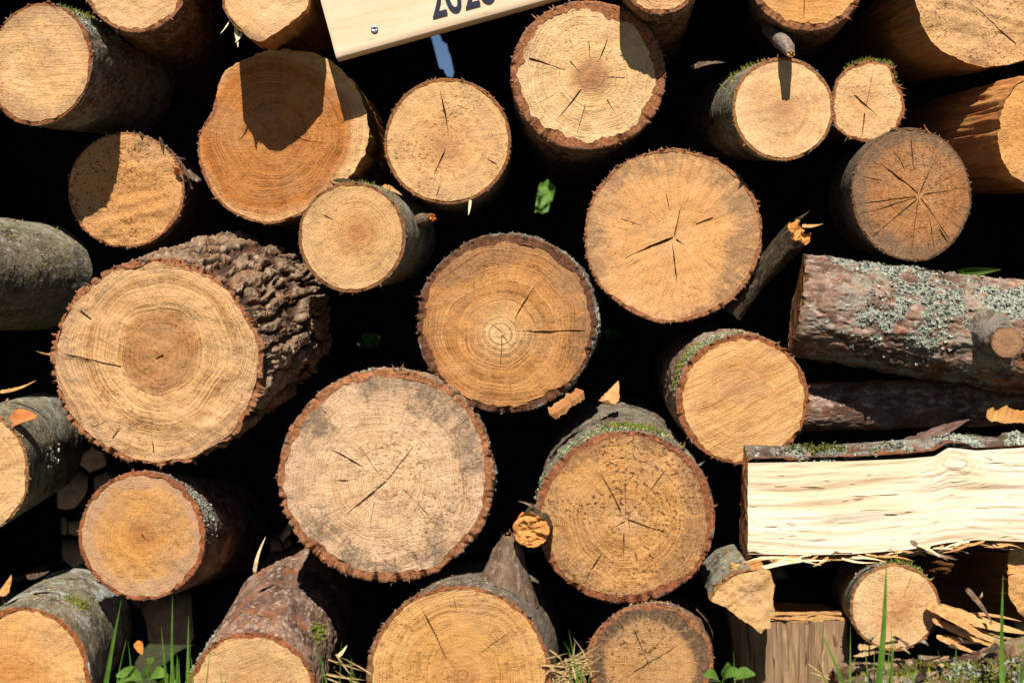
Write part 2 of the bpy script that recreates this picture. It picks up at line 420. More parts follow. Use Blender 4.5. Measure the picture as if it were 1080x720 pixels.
def wood_part(name, fr, out_uv, pith, cracks, mats, parent, loc, seed, spacing, relief=0.0012, nL=14, side_amp=0.0, clip_back=True, rough_edge=0.0):
    """the wood of a log: sawn face with real cracks, sides and back"""
    rnd = np.random.default_rng(seed)
    N = len(out_uv); poly = out_uv
    pts = [tuple(p) for p in poly]; edges = [(i, (i + 1) % N) for i in range(N)]
    cr = []
    for (a, b, w, shp) in cracks:
        Lp, Rp, K, hw = crack_poly(a, b, w, rnd, shape=shp)
        for _ in range(8):
            if in_poly(np.vstack([Lp, Rp]), poly * 0.985).all(): break
            a = np.array(a) * 0.94; b = np.array(b) * 0.94
            Lp, Rp, K, hw = crack_poly(a, b, w, rnd, shape=shp)
        else: continue
        base = len(pts); n = len(Lp); ring = np.vstack([Lp, Rp[::-1]])
        pts += [tuple(q) for q in ring]
        edges += [(base + i, base + (i + 1) % (2 * n)) for i in range(2 * n)]
        cr.append((ring, K, hw))
    lo, hi = poly.min(0), poly.max(0)
    gx = np.arange(lo[0], hi[0], spacing); gy = np.arange(lo[1], hi[1], spacing * 0.87)
    G = np.stack(np.meshgrid(gx, gy, indexing='ij'), -1).reshape(-1, 2)
    G = G + rnd.uniform(-0.3, 0.3, G.shape) * spacing
    cen = poly.mean(0)
    G = G[in_poly(G, cen + (poly - cen) * 0.97)]
    for ring, K, hw in cr: G = G[~in_poly(G, ring)]
    allp = pts + [tuple(q) for q in G]
    vv, ee, ff, *_ = delaunay_2d_cdt([Vector(p) for p in allp], edges, [], 0, 1e-7)
    W = np.array([(q.x, q.y) for q in vv]); T = np.array([tuple(f) for f in ff if len(f) == 3])
    cc = W[T].mean(1)
    keep = in_poly(cc, poly)
    for ring, K, hw in cr: keep &= ~in_poly(cc, ring)
    T = T[keep]
    a, b, c = W[T[:, 0]], W[T[:, 1]], W[T[:, 2]]
    ar = (b[:, 0] - a[:, 0]) * (c[:, 1] - a[:, 1]) - (b[:, 1] - a[:, 1]) * (c[:, 0] - a[:, 0])
    T[ar < 0] = T[ar < 0][:, ::-1]
    # uneven saw cut
    q = np.column_stack([W * 40, np.full(len(W), seed * 1.3)])
    ka = seed * 1.9; sd_ = W[:, 0] * math.cos(ka) + W[:, 1] * math.sin(ka); td_ = -W[:, 0] * math.sin(ka) + W[:, 1] * math.cos(ka)
    ridge = fbm(np.column_stack([sd_ * 9, td_ * 150, np.full(len(W), seed * 0.7)]), 3, seed + 6) - 0.5
    stepz = fbm(np.column_stack([sd_ * 4, td_ * 28, np.full(len(W), seed * 0.3)]), 2, seed + 7) * 5
    stepz = np.floor(stepz) + sstep(0.6, 1.0, stepz - np.floor(stepz)) - 2.5
    z = (fbm(q, 3, seed) - 0.5) * relief * 3.0 + (fbm(q * 5, 2, seed + 4) - 0.5) * relief * 1.2 + ridge * relief * 1.3 + stepz * relief * 0.5
    V = fr.pos(W[:, 0], W[:, 1], np.zeros(len(W))) + z[:, None] * fr.nrm
    fc = np.column_stack([W - pith, np.full(len(W), 0.0)])
    gc = np.zeros((len(W), 3))
    polys = [T]; midx = [np.zeros(len(T), int)]
    VV = [V]; FC = [fc]; GC = [gc]; n0 = len(V)
    for ring, K, hw in cr:
        n = len(K); dep = np.clip(hw * 14, 0.004, 0.03)
        Rv = fr.pos(ring[:, 0], ring[:, 1], np.zeros(2 * n)) + 0.0001 * fr.nrm
        Kv = fr.pos(K[:, 0], K[:, 1], np.zeros(n)) - dep[:, None] * fr.nrm
        VV += [Rv, Kv]; FC += [np.column_stack([ring - pith, np.zeros(2 * n)]), np.column_stack([K - pith, np.zeros(n)])]; GC += [np.zeros((3 * n, 3))]
        i = np.arange(n - 1); Rb = n0; Kb = n0 + 2 * n
        ql = np.column_stack([Rb + i, Kb + i, Kb + i + 1, Rb + i + 1]); j = 2 * n - 1 - i
        qr = np.column_stack([Rb + j, Rb + j - 1, Kb + i + 1, Kb + i])
        polys += [ql, qr]; midx += [np.full(len(ql), 2), np.full(len(qr), 2)]; n0 += 3 * n
    # sides
    t = np.linspace(0, 1, nL) ** 1.3
    U = np.tile(poly[:, 0], nL); Vv = np.tile(poly[:, 1], nL); tt = np.repeat(t, N)
    arc = np.concatenate([[0], np.cumsum(np.linalg.norm(np.diff(poly, axis=0), axis=1))]); arc = np.tile(arc, nL)
    if side_amp > 0:
        rad = np.sqrt(U ** 2 + Vv ** 2) + 1e-9
        qq = np.column_stack([U * 90, Vv * 90, tt * fr.len * 7])
        dd = (fbm(qq, 4, seed + 21) - 0.5) * side_amp * sstep(0, 0.05, tt)
        U = U + U / rad * dd; Vv = Vv + Vv / rad * dd
    S = fr.pos(U, Vv, tt)
    VV.append(S); FC.append(np.column_stack([U - pith[0], Vv - pith[1], np.zeros(len(U))])); GC.append(np.column_stack([tt * fr.len, arc, np.zeros(len(U))]))
    Q = grid_quads(nL, N, True, n0); polys.append(Q); midx.append(np.full(len(Q), 1)); n0 += len(S)
    cb = fr.pos(np.array([cen[0]]), np.array([cen[1]]), np.array([1.0]))
    VV.append(cb); FC.append(np.zeros((1, 3))); GC.append(np.zeros((1, 3)))
    i = np.arange(N); last = n0 - N
    tri = np.column_stack([last + i, last + (i + 1) % N, np.full(N, n0)]); polys.append(tri); midx.append(np.full(N, 0))
    return mesh_obj(name, np.vstack(VV), polys, mats, parent, loc, {'fc': np.vstack(FC), 'gc': np.vstack(GC)}, np.concatenate(midx))

class BarkSurf: pass
def bark_part(fr, r_out, r_in, th, kind, A, mat, parent, loc, seed, nL, arc=None, power=1.9, shards=1.0, px=0.00127, tips=1.0):
    """the bark shell of a log; th: angles (full turn), arc: boolean mask of the angles that still carry bark"""
    N = len(th); wrap = arc is None or arc.all()
    t = np.linspace(0, 1, nL) ** power
    ct, st = np.cos(th), np.sin(th)
    tt = np.repeat(t, N); R = np.tile(r_out, nL); C = np.tile(ct, nL); S = np.tile(st, nL); Rin = np.tile(r_in, nL)
    al = tt * fr.len
    q = np.column_stack([C * R, S * R, al]) + seed * 3.17
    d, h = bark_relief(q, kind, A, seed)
    d = d * (0.30 + 0.70 * sstep(0, 0.02, al))
    rr = np.maximum(R + d, Rin + 0.0008)
    # ragged cut: the front edge is chipped back here and there
    e = fbm(np.column_stack([ct * r_out * 130, st * r_out * 130, np.zeros(N)]), 3, seed + 31)
    chip = np.clip(e - 0.52, 0, 1) * A * 6 * np.exp(-np.arange(N) * 0)
    cb = np.repeat(np.array([1.0]), 1)
    back = np.tile(chip, nL) * np.exp(-al / 0.01)
    U, Vv = rr * C, rr * S
    P = fr.pos(U, Vv, tt) - back[:, None] * fr.nrm
    rim_o = np.exp(-al / 0.004) * 0.55
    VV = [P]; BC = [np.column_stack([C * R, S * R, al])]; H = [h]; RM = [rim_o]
    # annulus on the sawn face, from wood edge to outer edge
    K = 4; n0 = len(P)
    a_rows = []
    f0 = rr[:N]
    for j in range(K):
        w = j / K
        r_ = r_in * 0.997 + (f0 - r_in * 0.997) * w
        q2 = np.column_stack([ct * r_ * 220, st * r_ * 220, np.full(N, seed + j)])
        z = (fbm(q2, 3, seed + 41) - 0.55) * A * 0.7 * math.sin(PI * min(1, w + 0.12))
        p = fr.pos(r_ * ct, r_ * st, np.zeros(N)) + (z - chip * w)[:, None] * fr.nrm
        VV.append(p); BC.append(np.column_stack([ct * r_, st * r_, z])); H.append(np.full(N, 0.5)); RM.append(np.full(N, 1.0 if j < 3 else 0.8))
        a_rows.append(n0 + j * N)
    n0 += K * N
    polys = []
    allN = np.arange(N); nx = (allN + 1) % N
    on = np.ones(N, bool) if wrap else (arc & arc[nx])
    Q = grid_quads(nL, N, True); Q = Q[np.tile(on, nL - 1)]; polys.append(Q)
    rows = a_rows + [0]
    for j in range(K):
        a, b = rows[j], rows[j + 1]
        qd = np.column_stack([a + allN, a + nx, b + nx, b + allN])[on]; polys.append(qd)
    # back: bark end ring down to the wood
    last = (nL - 1) * N
    p = fr.pos(r_in * 0.9 * ct, r_in * 0.9 * st, np.ones(N)); VV.append(p); BC.append(np.column_stack([ct * r_in, st * r_in, np.ones(N)])); H.append(np.zeros(N)); RM.append(np.ones(N))
    polys.append(np.column_stack([last + allN, last + nx, n0 + nx, n0 + allN])[on]); n0 += N
    if not wrap:   # close the two long edges of the strip
        for i0 in np.where(arc & ~np.roll(arc, 1))[0].tolist() + np.where(arc & ~np.roll(arc, -1))[0].tolist():
            pin = fr.pos(np.full(nL, r_in[i0] * ct[i0] * 0.985), np.full(nL, r_in[i0] * st[i0] * 0.985), t)
            VV.append(pin); BC.append(np.column_stack([np.full(nL, r_in[i0] * ct[i0]), np.full(nL, r_in[i0] * st[i0]), t * fr.len])); H.append(np.zeros(nL)); RM.append(np.ones(nL))
            k = np.arange(nL - 1)
            polys.append(np.column_stack([k * N + i0, (k + 1) * N + i0, n0 + k + 1, n0 + k])); n0 += nL
    # torn fibres and bark crumbs along the saw cut
    rnd = np.random.default_rng(seed + 77)
    ns = int(shards * 2 * PI * r_out.mean() / (7 * px))
    sv = []; sf = []; sb = []
    for _ in range(ns):
        i0 = rnd.integers(0, N)
        if not on[i0]: continue
        a = th[i0]; r1 = f0[i0] - rnd.uniform(0.0, 0.4) * (f0[i0] - r_in[i0]) 
        ln = px * rnd.uniform(1.2, 4.2) * (2.2 if rnd.random() < 0.08 else 1.0) * tips; wd = px * rnd.uniform(0.8, 2.6)
        dirn = a + rnd.normal(0, 0.7); tang = a + PI / 2
        b0 = np.array([r1 * math.cos(a), r1 * math.sin(a)])
        tg = np.array([math.cos(tang), math.sin(tang)]); dr = np.array([math.cos(dirn), math.sin(dirn)])
        zz = rnd.uniform(-2.5, 1.5) * px
        p0 = b0 + tg * wd; p1 = b0 - tg * wd; p2 = b0 + dr * ln; p3 = b0 - dr * px
        base = n0 + len(sv)
        for pp, z in ((p0, zz), (p1, zz), (p2, zz + rnd.uniform(-1, 2.0) * px), (p3, zz - 2.0 * px)):
            sv.append(fr.pos(np.array([pp[0]]), np.array([pp[1]]), np.zeros(1))[0] + (z - chip[i0]) * fr.nrm); sb.append([pp[0], pp[1], z])
        sf += [(base, base + 1, base + 2), (base, base + 3, base + 1), (base + 1, base + 3, base + 2), (base, base + 2, base + 3)]
    if sv:
        VV.append(np.array(sv)); BC.append(np.array(sb)); H.append(np.full(len(sv), 0.7)); RM.append(rnd.uniform(0.3, 1.0, len(sv))); polys.append(np.array(sf))
    o = mesh_obj('bark', np.vstack(VV), polys, mat, parent, loc, {'bc': np.vstack(BC), 'relief': np.concatenate(H), 'rim': np.concatenate(RM)})
    B = BarkSurf(); B.obj = o; B.P = P.reshape(nL, N, 3); B.th = th; B.t = t; B.fr = fr; B.on = on; B.al = t * fr.len
    return o, B

def patch_points(B, ang, al, sa, sl, n, rnd):
    """n points on a bark surface round (angle in degrees, metres along)"""
    out = []
    for _ in range(n):
        a = (math.radians(ang) + rnd.normal(0, math.radians(sa))) % (2 * PI)
        l = al + rnd.normal(0, sl)
        if l < 0.001 or l > B.al[-1]: continue
        i = int(np.argmin(abs((B.th - a + PI) % (2 * PI) - PI))); j = int(np.argmin(abs(B.al - l)))
        if not B.on[i]: continue
        p = B.P[j, i]; i2 = (i + 1) % len(B.th); j2 = min(j + 1, len(B.al) - 1); j1 = j2 - 1
        nrm = np.cross(B.P[j, i2] - p, B.P[j2, i] - B.P[j1, i]); ln = np.linalg.norm(nrm)
        if ln < 1e-12: continue
        nrm /= ln
        if nrm @ (p - (B.fr.O + B.fr.D * B.t[j])) < 0: nrm = -nrm
        out.append((p, nrm))
    return out
def lichen_part(B, patches, mat, parent, loc, seed, size=0.0027):
    """crusty leaf lichen: many small frilled scales standing off the bark"""
    rnd = np.random.default_rng(seed); V = []; T = []
    if B.obj is not None:
        nL, N = B.P.shape[:2]; m = np.zeros((nL, N))
        for (ang, al, sa, sl, n) in patches:
            da = np.degrees((B.th - math.radians(ang) + PI) % (2 * PI) - PI)
            m = np.maximum(m, np.exp(-0.5 * ((B.al[:, None] - al) / (sl * 1.15)) ** 2 - 0.5 * (da[None, :] / (sa * 1.15)) ** 2))
        nz = fbm(B.P.reshape(-1, 3) * 55.0, 4, seed, 0.6).reshape(nL, N)
        m = sstep(0.42, 0.62, nz + 0.32 * (m - 0.55)) * sstep(0.05, 0.35, m)
        me = B.obj.data; full = np.zeros(len(me.vertices), np.float32); full[:nL * N] = m.ravel()
        at2 = me.attributes.new('growth', 'FLOAT', 'POINT'); at2.data.foreach_set('value', full)
    for (ang, al, sa, sl, n) in patches:
        for p, nr in patch_points(B, ang, al, sa, sl, int(n * 2.6), rnd):
            if fbm(p[None] * 55.0, 4, seed, 0.6)[0] < 0.50: continue
            nr = nr + rnd.normal(0, 0.6, 3); nr /= np.linalg.norm(nr)
            a = np.cross(nr, [0.3, 0.5, 0.8]); a /= np.linalg.norm(a); b = np.cross(nr, a)
            s = size * rnd.uniform(0.35, 1.15); base = len(V); k = rnd.integers(5, 8)
            c = p + nr * rnd.uniform(-0.0004, 0.0010)
            V.append(c)
            for i in range(k):
                t = 2 * PI * i / k; r = s * rnd.uniform(0.5, 1.1)
                V.append(c + (a * math.cos(t) + b * math.sin(t)) * r + nr * rnd.uniform(-0.0006, 0.0018))
            T += [(base, base + 1 + i, base + 1 + (i + 1) % k) for i in range(k)]
    if not T: return
    o = mesh_obj('lichen', np.array(V), [np.array(T)], mat, parent, loc, smooth=False); o['kind'] = 'stuff'; return o
def moss_part(B, patches, mat, parent, loc, seed, ln=0.006):
    rnd = np.random.default_rng(seed); V = []; T = []
    for (ang, al, sa, sl, n) in patches:
        for p, nr in patch_points(B, ang, al, sa, sl, n, rnd):
            d = nr + rnd.normal(0, 0.45, 3); d /= np.linalg.norm(d)
            a = np.cross(d, rnd.normal(0, 1, 3)); a /= np.linalg.norm(a) + 1e-9
            l = ln * rnd.uniform(0.4, 1.3); w = 0.0009
            b = len(V); m = p + d * l * 0.5 + a * 0.001
            V += [p - a * w - nr * 0.001, p + a * w - nr * 0.001, m + a * w, m - a * w, p + d * l + rnd.normal(0, 0.0006, 3)]
            T += [(b, b + 1, b + 2), (b, b + 2, b + 3), (b + 3, b + 2, b + 4)]
    if not T: return
    o = mesh_obj('moss', np.array(V), [np.array(T)], mat, parent, loc, smooth=False); o['kind'] = 'stuff'; return o

# shared small materials
M_LICHEN = simple_mat('grey_lichen', (112, 112, 98), (184, 184, 166), 160, 0.9)
M_LICHEN_GREEN = simple_mat('green_lichen', (110, 122, 84), (178, 186, 150), 160, 0.9)
M_MOSS = simple_mat('moss_green', (74, 84, 22), (140, 140, 48), 120, 0.9)
M_CRACK = simple_mat('crack_wall', (120, 80, 45), (150, 105, 62), 200, 0.9)
M_DARKWOOD = simple_mat('hidden_wood', (150, 105, 65), (175, 130, 80), 60, 0.9)
M_FIBRE = simple_mat('pale_splinter', (226, 190, 140), (246, 224, 184), 120, 0.8)
M_FIBRE_DARK = simple_mat('tan_splinter', (176, 122, 72), (214, 164, 104), 120, 0.8)
M_STRAW = simple_mat('dry_straw', (150, 118, 78), (196, 164, 116), 120, 0.85)

BARKS = {
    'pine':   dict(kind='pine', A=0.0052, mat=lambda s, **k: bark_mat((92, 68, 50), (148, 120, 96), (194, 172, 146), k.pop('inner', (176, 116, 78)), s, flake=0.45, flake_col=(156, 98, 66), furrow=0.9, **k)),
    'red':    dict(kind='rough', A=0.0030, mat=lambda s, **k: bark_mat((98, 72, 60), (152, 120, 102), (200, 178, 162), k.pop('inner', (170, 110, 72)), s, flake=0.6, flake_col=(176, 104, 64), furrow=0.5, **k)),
    'grey':   dict(kind='rough', A=0.0024, mat=lambda s, **k: bark_mat((80, 70, 60), (124, 112, 98), (168, 156, 140), k.pop('inner', (172, 108, 66)), s, flake=0.2, **k)),
    'smooth': dict(kind='smooth', A=0.0019, mat=lambda s, **k: bark_mat((86, 78, 62), (138, 128, 106), (182, 172, 152), k.pop('inner', (168, 112, 66)), s, lent=0.5, spots=0.5, **k)),
    'thin':   dict(kind='smooth', A=0.0012, mat=lambda s, **k: bark_mat((84, 68, 56), (122, 106, 90), (160, 144, 126), k.pop('inner', (160, 104, 62)), s, lent=0.3, **k)),
}
_seed = [10]; SURF = []
GROUP = 'cut logs stacked in the woodpile'
def log(label, c, r=None, poly=None, rot=0.0, y=0.0, L=0.40, back=None, tb=6.0, bark='thin', bark_kw=None, A=None, wood=None, pith=None, cracks=(), tilt=(0.0, 0.0),
        k=0.98, lump=0.022, arc_deg=None, lichen=(), moss=(), lichen_mat=None, name='firewood_log', short=False, side=None, hi=1.0, shards=1.0, relief=0.0012, side_amp=0.012, nL=None,
        cat='log', tips=1.0, tbvar=0.75):
    """one log lying with its sawn end to the camera. Photo pixels give the end's outline; everything is then placed in metres at depth y."""
    _seed[0] += 1; seed = _seed[0]
    y = y + base_y(c[1]); px = m_per_px(y)
    O = at(c[0], c[1], y)
    bx, by = back if back is not None else (540 + (c[0] - 540) * 0.83, 360 + (c[1] - 360) * 0.83)
    D = at(bx, by, y + L) - O
    lx = 1.0 if short else 1.75
    D = D * lx; k = 1 + (k - 1) * lx
    eu = np.array([1.0, tilt[0], 0.0]); ev = np.array([0.0, tilt[1], 1.0])
    fr = Frame(O, eu, ev, D, k)
    def uv(p):      # photo pixel -> face coordinates, by meeting the tilted face plane
        ray = at(p[0], p[1], 1.0) - np.array([0, -DIST, HC]); n = np.cross(eu, ev)
        cam = np.array([0, -DIST, HC]); s = ((O - cam) @ n) / (ray @ n); w = cam + ray * s - O
        return np.array([w[0], w[2]])
    rmean = (sum(r) / 2 if r else np.mean([math.hypot(a - c[0], b - c[1]) for a, b in poly])) * px
    N = int(min(640, max(140, 2 * PI * rmean / px / 1.35 * hi)))
    th = np.linspace(0, 2 * PI, N, endpoint=False)
    if poly is not None:
        P = np.array([uv(p) for p in poly])
        # round the corners slightly
        r_out = polar_from_polygon(P, th)
        kk = max(1, N // 90); ker = np.ones(2 * kk + 1) / (2 * kk + 1)
        r_out = np.convolve(np.concatenate([r_out[-kk:], r_out, r_out[:kk]]), ker, 'valid')
    else:
        a, b = r[0] * px, r[1] * px; t2 = th - math.radians(rot)
        r_out = a * b / np.sqrt((b * np.cos(t2)) ** 2 + (a * np.sin(t2)) ** 2)
    cs = np.column_stack([np.cos(th), np.sin(th), np.zeros(N)])
    r_out = r_out * (1 + lump * 2 * (fbm(cs * 1.8 + seed * 5.1, 3, seed) - 0.5))
    t_px = np.maximum(1.4, tb * 0.85 * (1 + tbvar * 2 * (fbm(cs * 2.4 + seed, 3, seed + 6) - 0.5) + tbvar * 1.1 * (fbm(cs * 9 + seed, 3, seed + 8) - 0.5)))
    on = None
    if arc_deg is not None:
        dg = np.degrees(th) % 360; on = np.zeros(N, bool)
        for a0, a1 in arc_deg:
            a0 %= 360; a1 %= 360
            on |= ((dg >= a0) & (dg <= a1)) if a0 <= a1 else ((dg >= a0) | (dg <= a1))
    r_in = r_out - t_px * px
    if on is not None:
        soft = np.convolve(np.concatenate([on[-4:], on, on[:4]]).astype(float), np.ones(9) / 9, 'valid')
        r_in = r_out - t_px * px * np.clip(soft * 1.4, 0, 1)
        torn = (fbm(cs * 14 + seed, 3, seed + 9) - 0.5) * 0.05 * rmean
        r_in = r_in + torn * (1 - soft)
        r_out = np.where(on, r_out, r_in)
    else:
        r_in = r_in + (fbm(cs * 16 + seed, 3, seed + 9) - 0.5) * 1.4 * px
    base = fr.O + fr.D * 0.5; base = np.array([base[0], base[1], base[2] - rmean])
    root = thing(name, label, cat, tuple(base), GROUP)
    pu = uv(pith) if pith is not None else np.zeros(2)
    cw = [(uv(q[0:2]), uv(q[2:4]), q[4] * px * 0.66, ('taper' if len(q) < 6 else q[5])) for q in cracks]
    w = dict(wood or PALE); Rk = w.pop('Rk', 1.04); wm = wood_mat(rmean * Rk + (np.linalg.norm(pu) if Rk < 1.1 else 0), seed=seed * 1.37, **w)
    out = np.column_stack([r_in * np.cos(th), r_in * np.sin(th)])
    wood_part('wood', fr, out, pu, cw, [wm, side or M_DARKWOOD, M_CRACK], root, base, seed, max(2.6 * px, rmean / 34), relief, nL=(40 if side else 8), side_amp=(side_amp if side else 0))
    Bs = None
    if bark is not None and (on is None or on.any()):
        bk = BARKS[bark]; m = bk['mat'](seed * 1.0, **dict(bark_kw or {}))
        nl = nL or int(max(50, 130 * hi))
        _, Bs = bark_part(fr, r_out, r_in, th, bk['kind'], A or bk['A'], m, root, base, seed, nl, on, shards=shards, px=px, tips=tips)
        SURF.append((label, Bs))
        if lichen: lichen_part(Bs, lichen, lichen_mat or M_LICHEN, root, base, seed)
        if moss: moss_part(Bs, moss, M_MOSS, root, base, seed + 1)
    return root, base, fr, Bs

# tubes (branches, stubs) ------------------------------------------------------------
def tube(name, pts, radii, mat, parent, loc, seed, nt=40, ns=40, kind='smooth', A=0.001, end_mat=None, jag=0.0):
    P = np.array(pts, float); R = np.array(radii, float)
    s = np.concatenate([[0], np.cumsum(np.linalg.norm(np.diff(P, axis=0), axis=1))]); tt = np.linspace(0, s[-1], ns)
    C = np.column_stack([np.interp(tt, s, P[:, i]) for i in range(3)])
    for _ in range(6): C[1:-1] = (C[:-2] + 2 * C[1:-1] + C[2:]) / 4
    rr = np.interp(tt, s, R)
    d = np.gradient(C, axis=0); d /= np.linalg.norm(d, axis=1)[:, None]
    up = np.array([0.1, 0.2, 1.0]) if abs(d[0][2]) < 0.9 else np.array([1.0, 0.1, 0.0])
    e1 = np.cross(d, up); e1 /= np.linalg.norm(e1, axis=1)[:, None]; e2 = np.cross(d, e1)
    th = np.linspace(0, 2 * PI, nt, endpoint=False)
    ct = np.tile(np.cos(th), ns); st = np.tile(np.sin(th), ns); r0 = np.repeat(rr, nt); al = np.repeat(tt, nt)
    q = np.column_stack([ct * r0, st * r0, al]) + seed * 2.1
    dd, h = bark_relief(q, kind, A, seed); r1 = r0 + dd
    V = np.repeat(C, nt, 0) + (ct * r1)[:, None] * np.repeat(e1, nt, 0) + (st * r1)[:, None] * np.repeat(e2, nt, 0)
    if jag > 0:
        j = (fbm(np.column_stack([np.cos(th) * 3, np.sin(th) * 3, np.zeros(nt)]), 3, seed + 3) - 0.5) * jag
        V[-nt:] += j[:, None] * d[-1]
    polys = [grid_quads(ns, nt, True, 0)]
    VV = [V, C[:1]]; polys.append(np.column_stack([np.arange(nt), (np.arange(nt) + 1) % nt, np.full(nt, len(V))]))
    bc = np.vstack([np.column_stack([ct * r0, st * r0, al]), np.zeros((1, 3))])
    rim = np.concatenate([np.exp(-(tt[-1] - al) / 0.002), [0]])
    o = mesh_obj(name, np.vstack(VV), polys, mat, parent, loc, {'bc': bc, 'relief': np.concatenate([h, [0]]), 'rim': rim})
    if end_mat is not None:
        K = 16; vs = []; fs = []; fc = []
        rnd = np.random.default_rng(seed)
        for k in range(K):
            w = 1 - k / K
            ring = C[-1] + (V[-nt:] - C[-1]) * w * (0.985 if k == 0 else 1)
            q = np.column_stack([np.cos(th) * w * 2.0 + 5, np.sin(th) * w * 3.4 + 5, np.full(nt, seed * 1.0)])
            z = (fbm(q, 3, seed + 5) - 0.5) * (jag * 1.4 + 0.0006) * (0 if k == 0 else 1)
            vs.append(ring + z[:, None] * d[-1] + (0.0003 * d[-1]))
            fc.append(np.column_stack([np.cos(th) * w * rr[-1], np.sin(th) * w * rr[-1], z]))
        Q = grid_quads(K, nt, True, 0)
        cvert = C[-1:] + 0.0005 * d[-1]
        tri = np.column_stack([(K - 1) * nt + np.arange(nt), (K - 1) * nt + (np.arange(nt) + 1) % nt, np.full(nt, K * nt)])
        fcv = np.vstack(fc + [np.zeros((1, 3))])
        mesh_obj('broken_end' if jag > 0 else 'sawn_end', np.vstack(vs + [cvert]), [Q, tri], end_mat, parent, loc, {'fc': fcv, 'gc': fcv[:, [1, 0, 2]] * np.array([1, 1, 0.3])})
    return o

def splinter(name, p0, p1, w, t, mat, seed, label=None, cat='splinter', group=None, parent=None, loc=None, bend=0.06, flat=(0, -0.5, 1), blunt=False, rag=0.3):
    """a thin riven sliver: tapering, ridged, slightly bent strip with thickness"""
    p0 = np.array(p0, float); p1 = np.array(p1, float); d = p1 - p0; L = np.linalg.norm(d); d /= L
    rnd = np.random.default_rng(seed)
    nrm = np.array(flat, float); nrm -= d * (nrm @ d); nrm /= np.linalg.norm(nrm); sd = np.cross(d, nrm)
    n = 30; s = np.linspace(0, 1, n); V = []
    jg = fbm(np.column_stack([s * 20, np.full(n, seed * 0.77), s * 0]), 3, seed) - 0.5
    jg2 = fbm(np.column_stack([s * 20, np.full(n, seed * 0.77 + 50), s * 0]), 3, seed) - 0.5
    if blunt: prof = sstep(-0.02, 0.07, s) * sstep(-0.02, 0.10, 1 - s) * 0.9 + 0.1
    else: prof = np.clip(np.minimum(s / 0.10 + 0.45, 1) * np.clip((1 - s) / 0.7, 0.03, 1) ** 0.7, 0.03, 1)
    pl = prof * (1 + 1.5 * jg * rag); pr_ = prof * (1 + 1.5 * jg2 * rag); prof = np.maximum(0.03, prof)
    cl = p0 + s[:, None] * d * L + (np.sin(s * PI) * bend * L * rnd.choice([-1, 1]))[:, None] * nrm
    for i in range(n):
        a = max(0.02, pl[i]) * w / 2; a2 = max(0.02, pr_[i]) * w / 2; b = prof[i] * t / 2 * (1 + 1.2 * jg2[i])
        V += [cl[i] + sd * a - nrm * b * 0.4, cl[i] + sd * a * 0.3 + nrm * b * (1 + 2 * jg[i]), cl[i] - sd * a2 * 0.5 + nrm * b * 0.7, cl[i] - sd * a2 - nrm * b * 0.2, cl[i] - nrm * b]
    Q = grid_quads(n, 5, True); caps = np.array([[0, 1, 2], [0, 2, 3], [0, 3, 4]])
    e = (n - 1) * 5
    V = np.array(V)
    gc = np.column_stack([np.repeat(s * L, 5), np.tile(np.linspace(0, w, 5), n), np.full(5 * n, seed * 0.1)])
    at_ = {'gc': gc, 'bc': gc[:, [1, 2, 0]] + seed, 'relief': np.full(5 * n, 0.5), 'rim': np.zeros(5 * n)}
    if parent is None:
        base = V[V[:, 2].argmin()]; base = (cl.mean(0)[0], cl.mean(0)[1], V[:, 2].min())
        o = mesh_obj(name, V, [Q, caps[:, ::-1], caps + e], mat, None, base, at_, smooth=False)
        tag(o, label, cat, group)
    else:
        o = mesh_obj(name, V, [Q, caps[:, ::-1], caps + e], mat, parent, loc, at_, smooth=False)
    return o

# ------------------------------------------------------------------ the pile, log by log (photo pixels)
PALE = dict(heart=(216, 168, 108), mid=(228, 182, 120), sap=(230, 186, 126))
# upper row
log('pale round log with ruled saw lines and mossy bark, above the half-shaded round log', (42, 68), (57, 66), rot=-12, y=0.0, L=0.36, back=(138, 90), tb=4, bark='grey', short=True,
    bark_kw=dict(moss=0.5, lichen=0.5, inner=(150, 92, 54)), wood=dict(heart=(226, 178, 112), mid=(232, 188, 124), sap=(228, 180, 116), ring=0.12, saw=0.55, saw_ang=-0.06, rays=0.1, checks=0.1, stain=0.5, stain_edge=1.1, stain_col=(150, 120, 96)),
    moss=[(62, 0.05, 14, 0.03, 220)], lichen=[(50, 0.06, 12, 0.05, 160)], tilt=(-0.10, 0.03))
log('pale log cut off by the top edge, smooth faced, with thin ragged brown bark', (143, -26), (58, 60), y=0.03, back=(190, 30), tb=5, bark='red',
    wood=dict(heart=(222, 172, 108), mid=(232, 186, 122), sap=(232, 188, 128), ring=0.25, saw=0.3, saw_ang=0.35, checks=0.1))
log('split half log with a pale sawn end and riven side, beside the signboard', (290, -12), poly=[(236, -40), (234, 8), (246, 26), (262, 40), (275, 45), (300, 29), (324, 9), (330, -40), (280, -60)], y=-0.03, L=0.34, back=(318, 22), tb=3, bark='thin',
    arc_deg=[(150, 235)], side=split_mat((196, 142, 84), (170, 112, 60), (150, 96, 52), 3.0), wood=dict(heart=(230, 186, 126), mid=(232, 188, 128), sap=(228, 180, 118), ring=0.15, saw=0.25, saw_ang=0.6, checks=0.05, rays=0.1), side_amp=0.006, tilt=(0.05, 0.05), name='split_log')
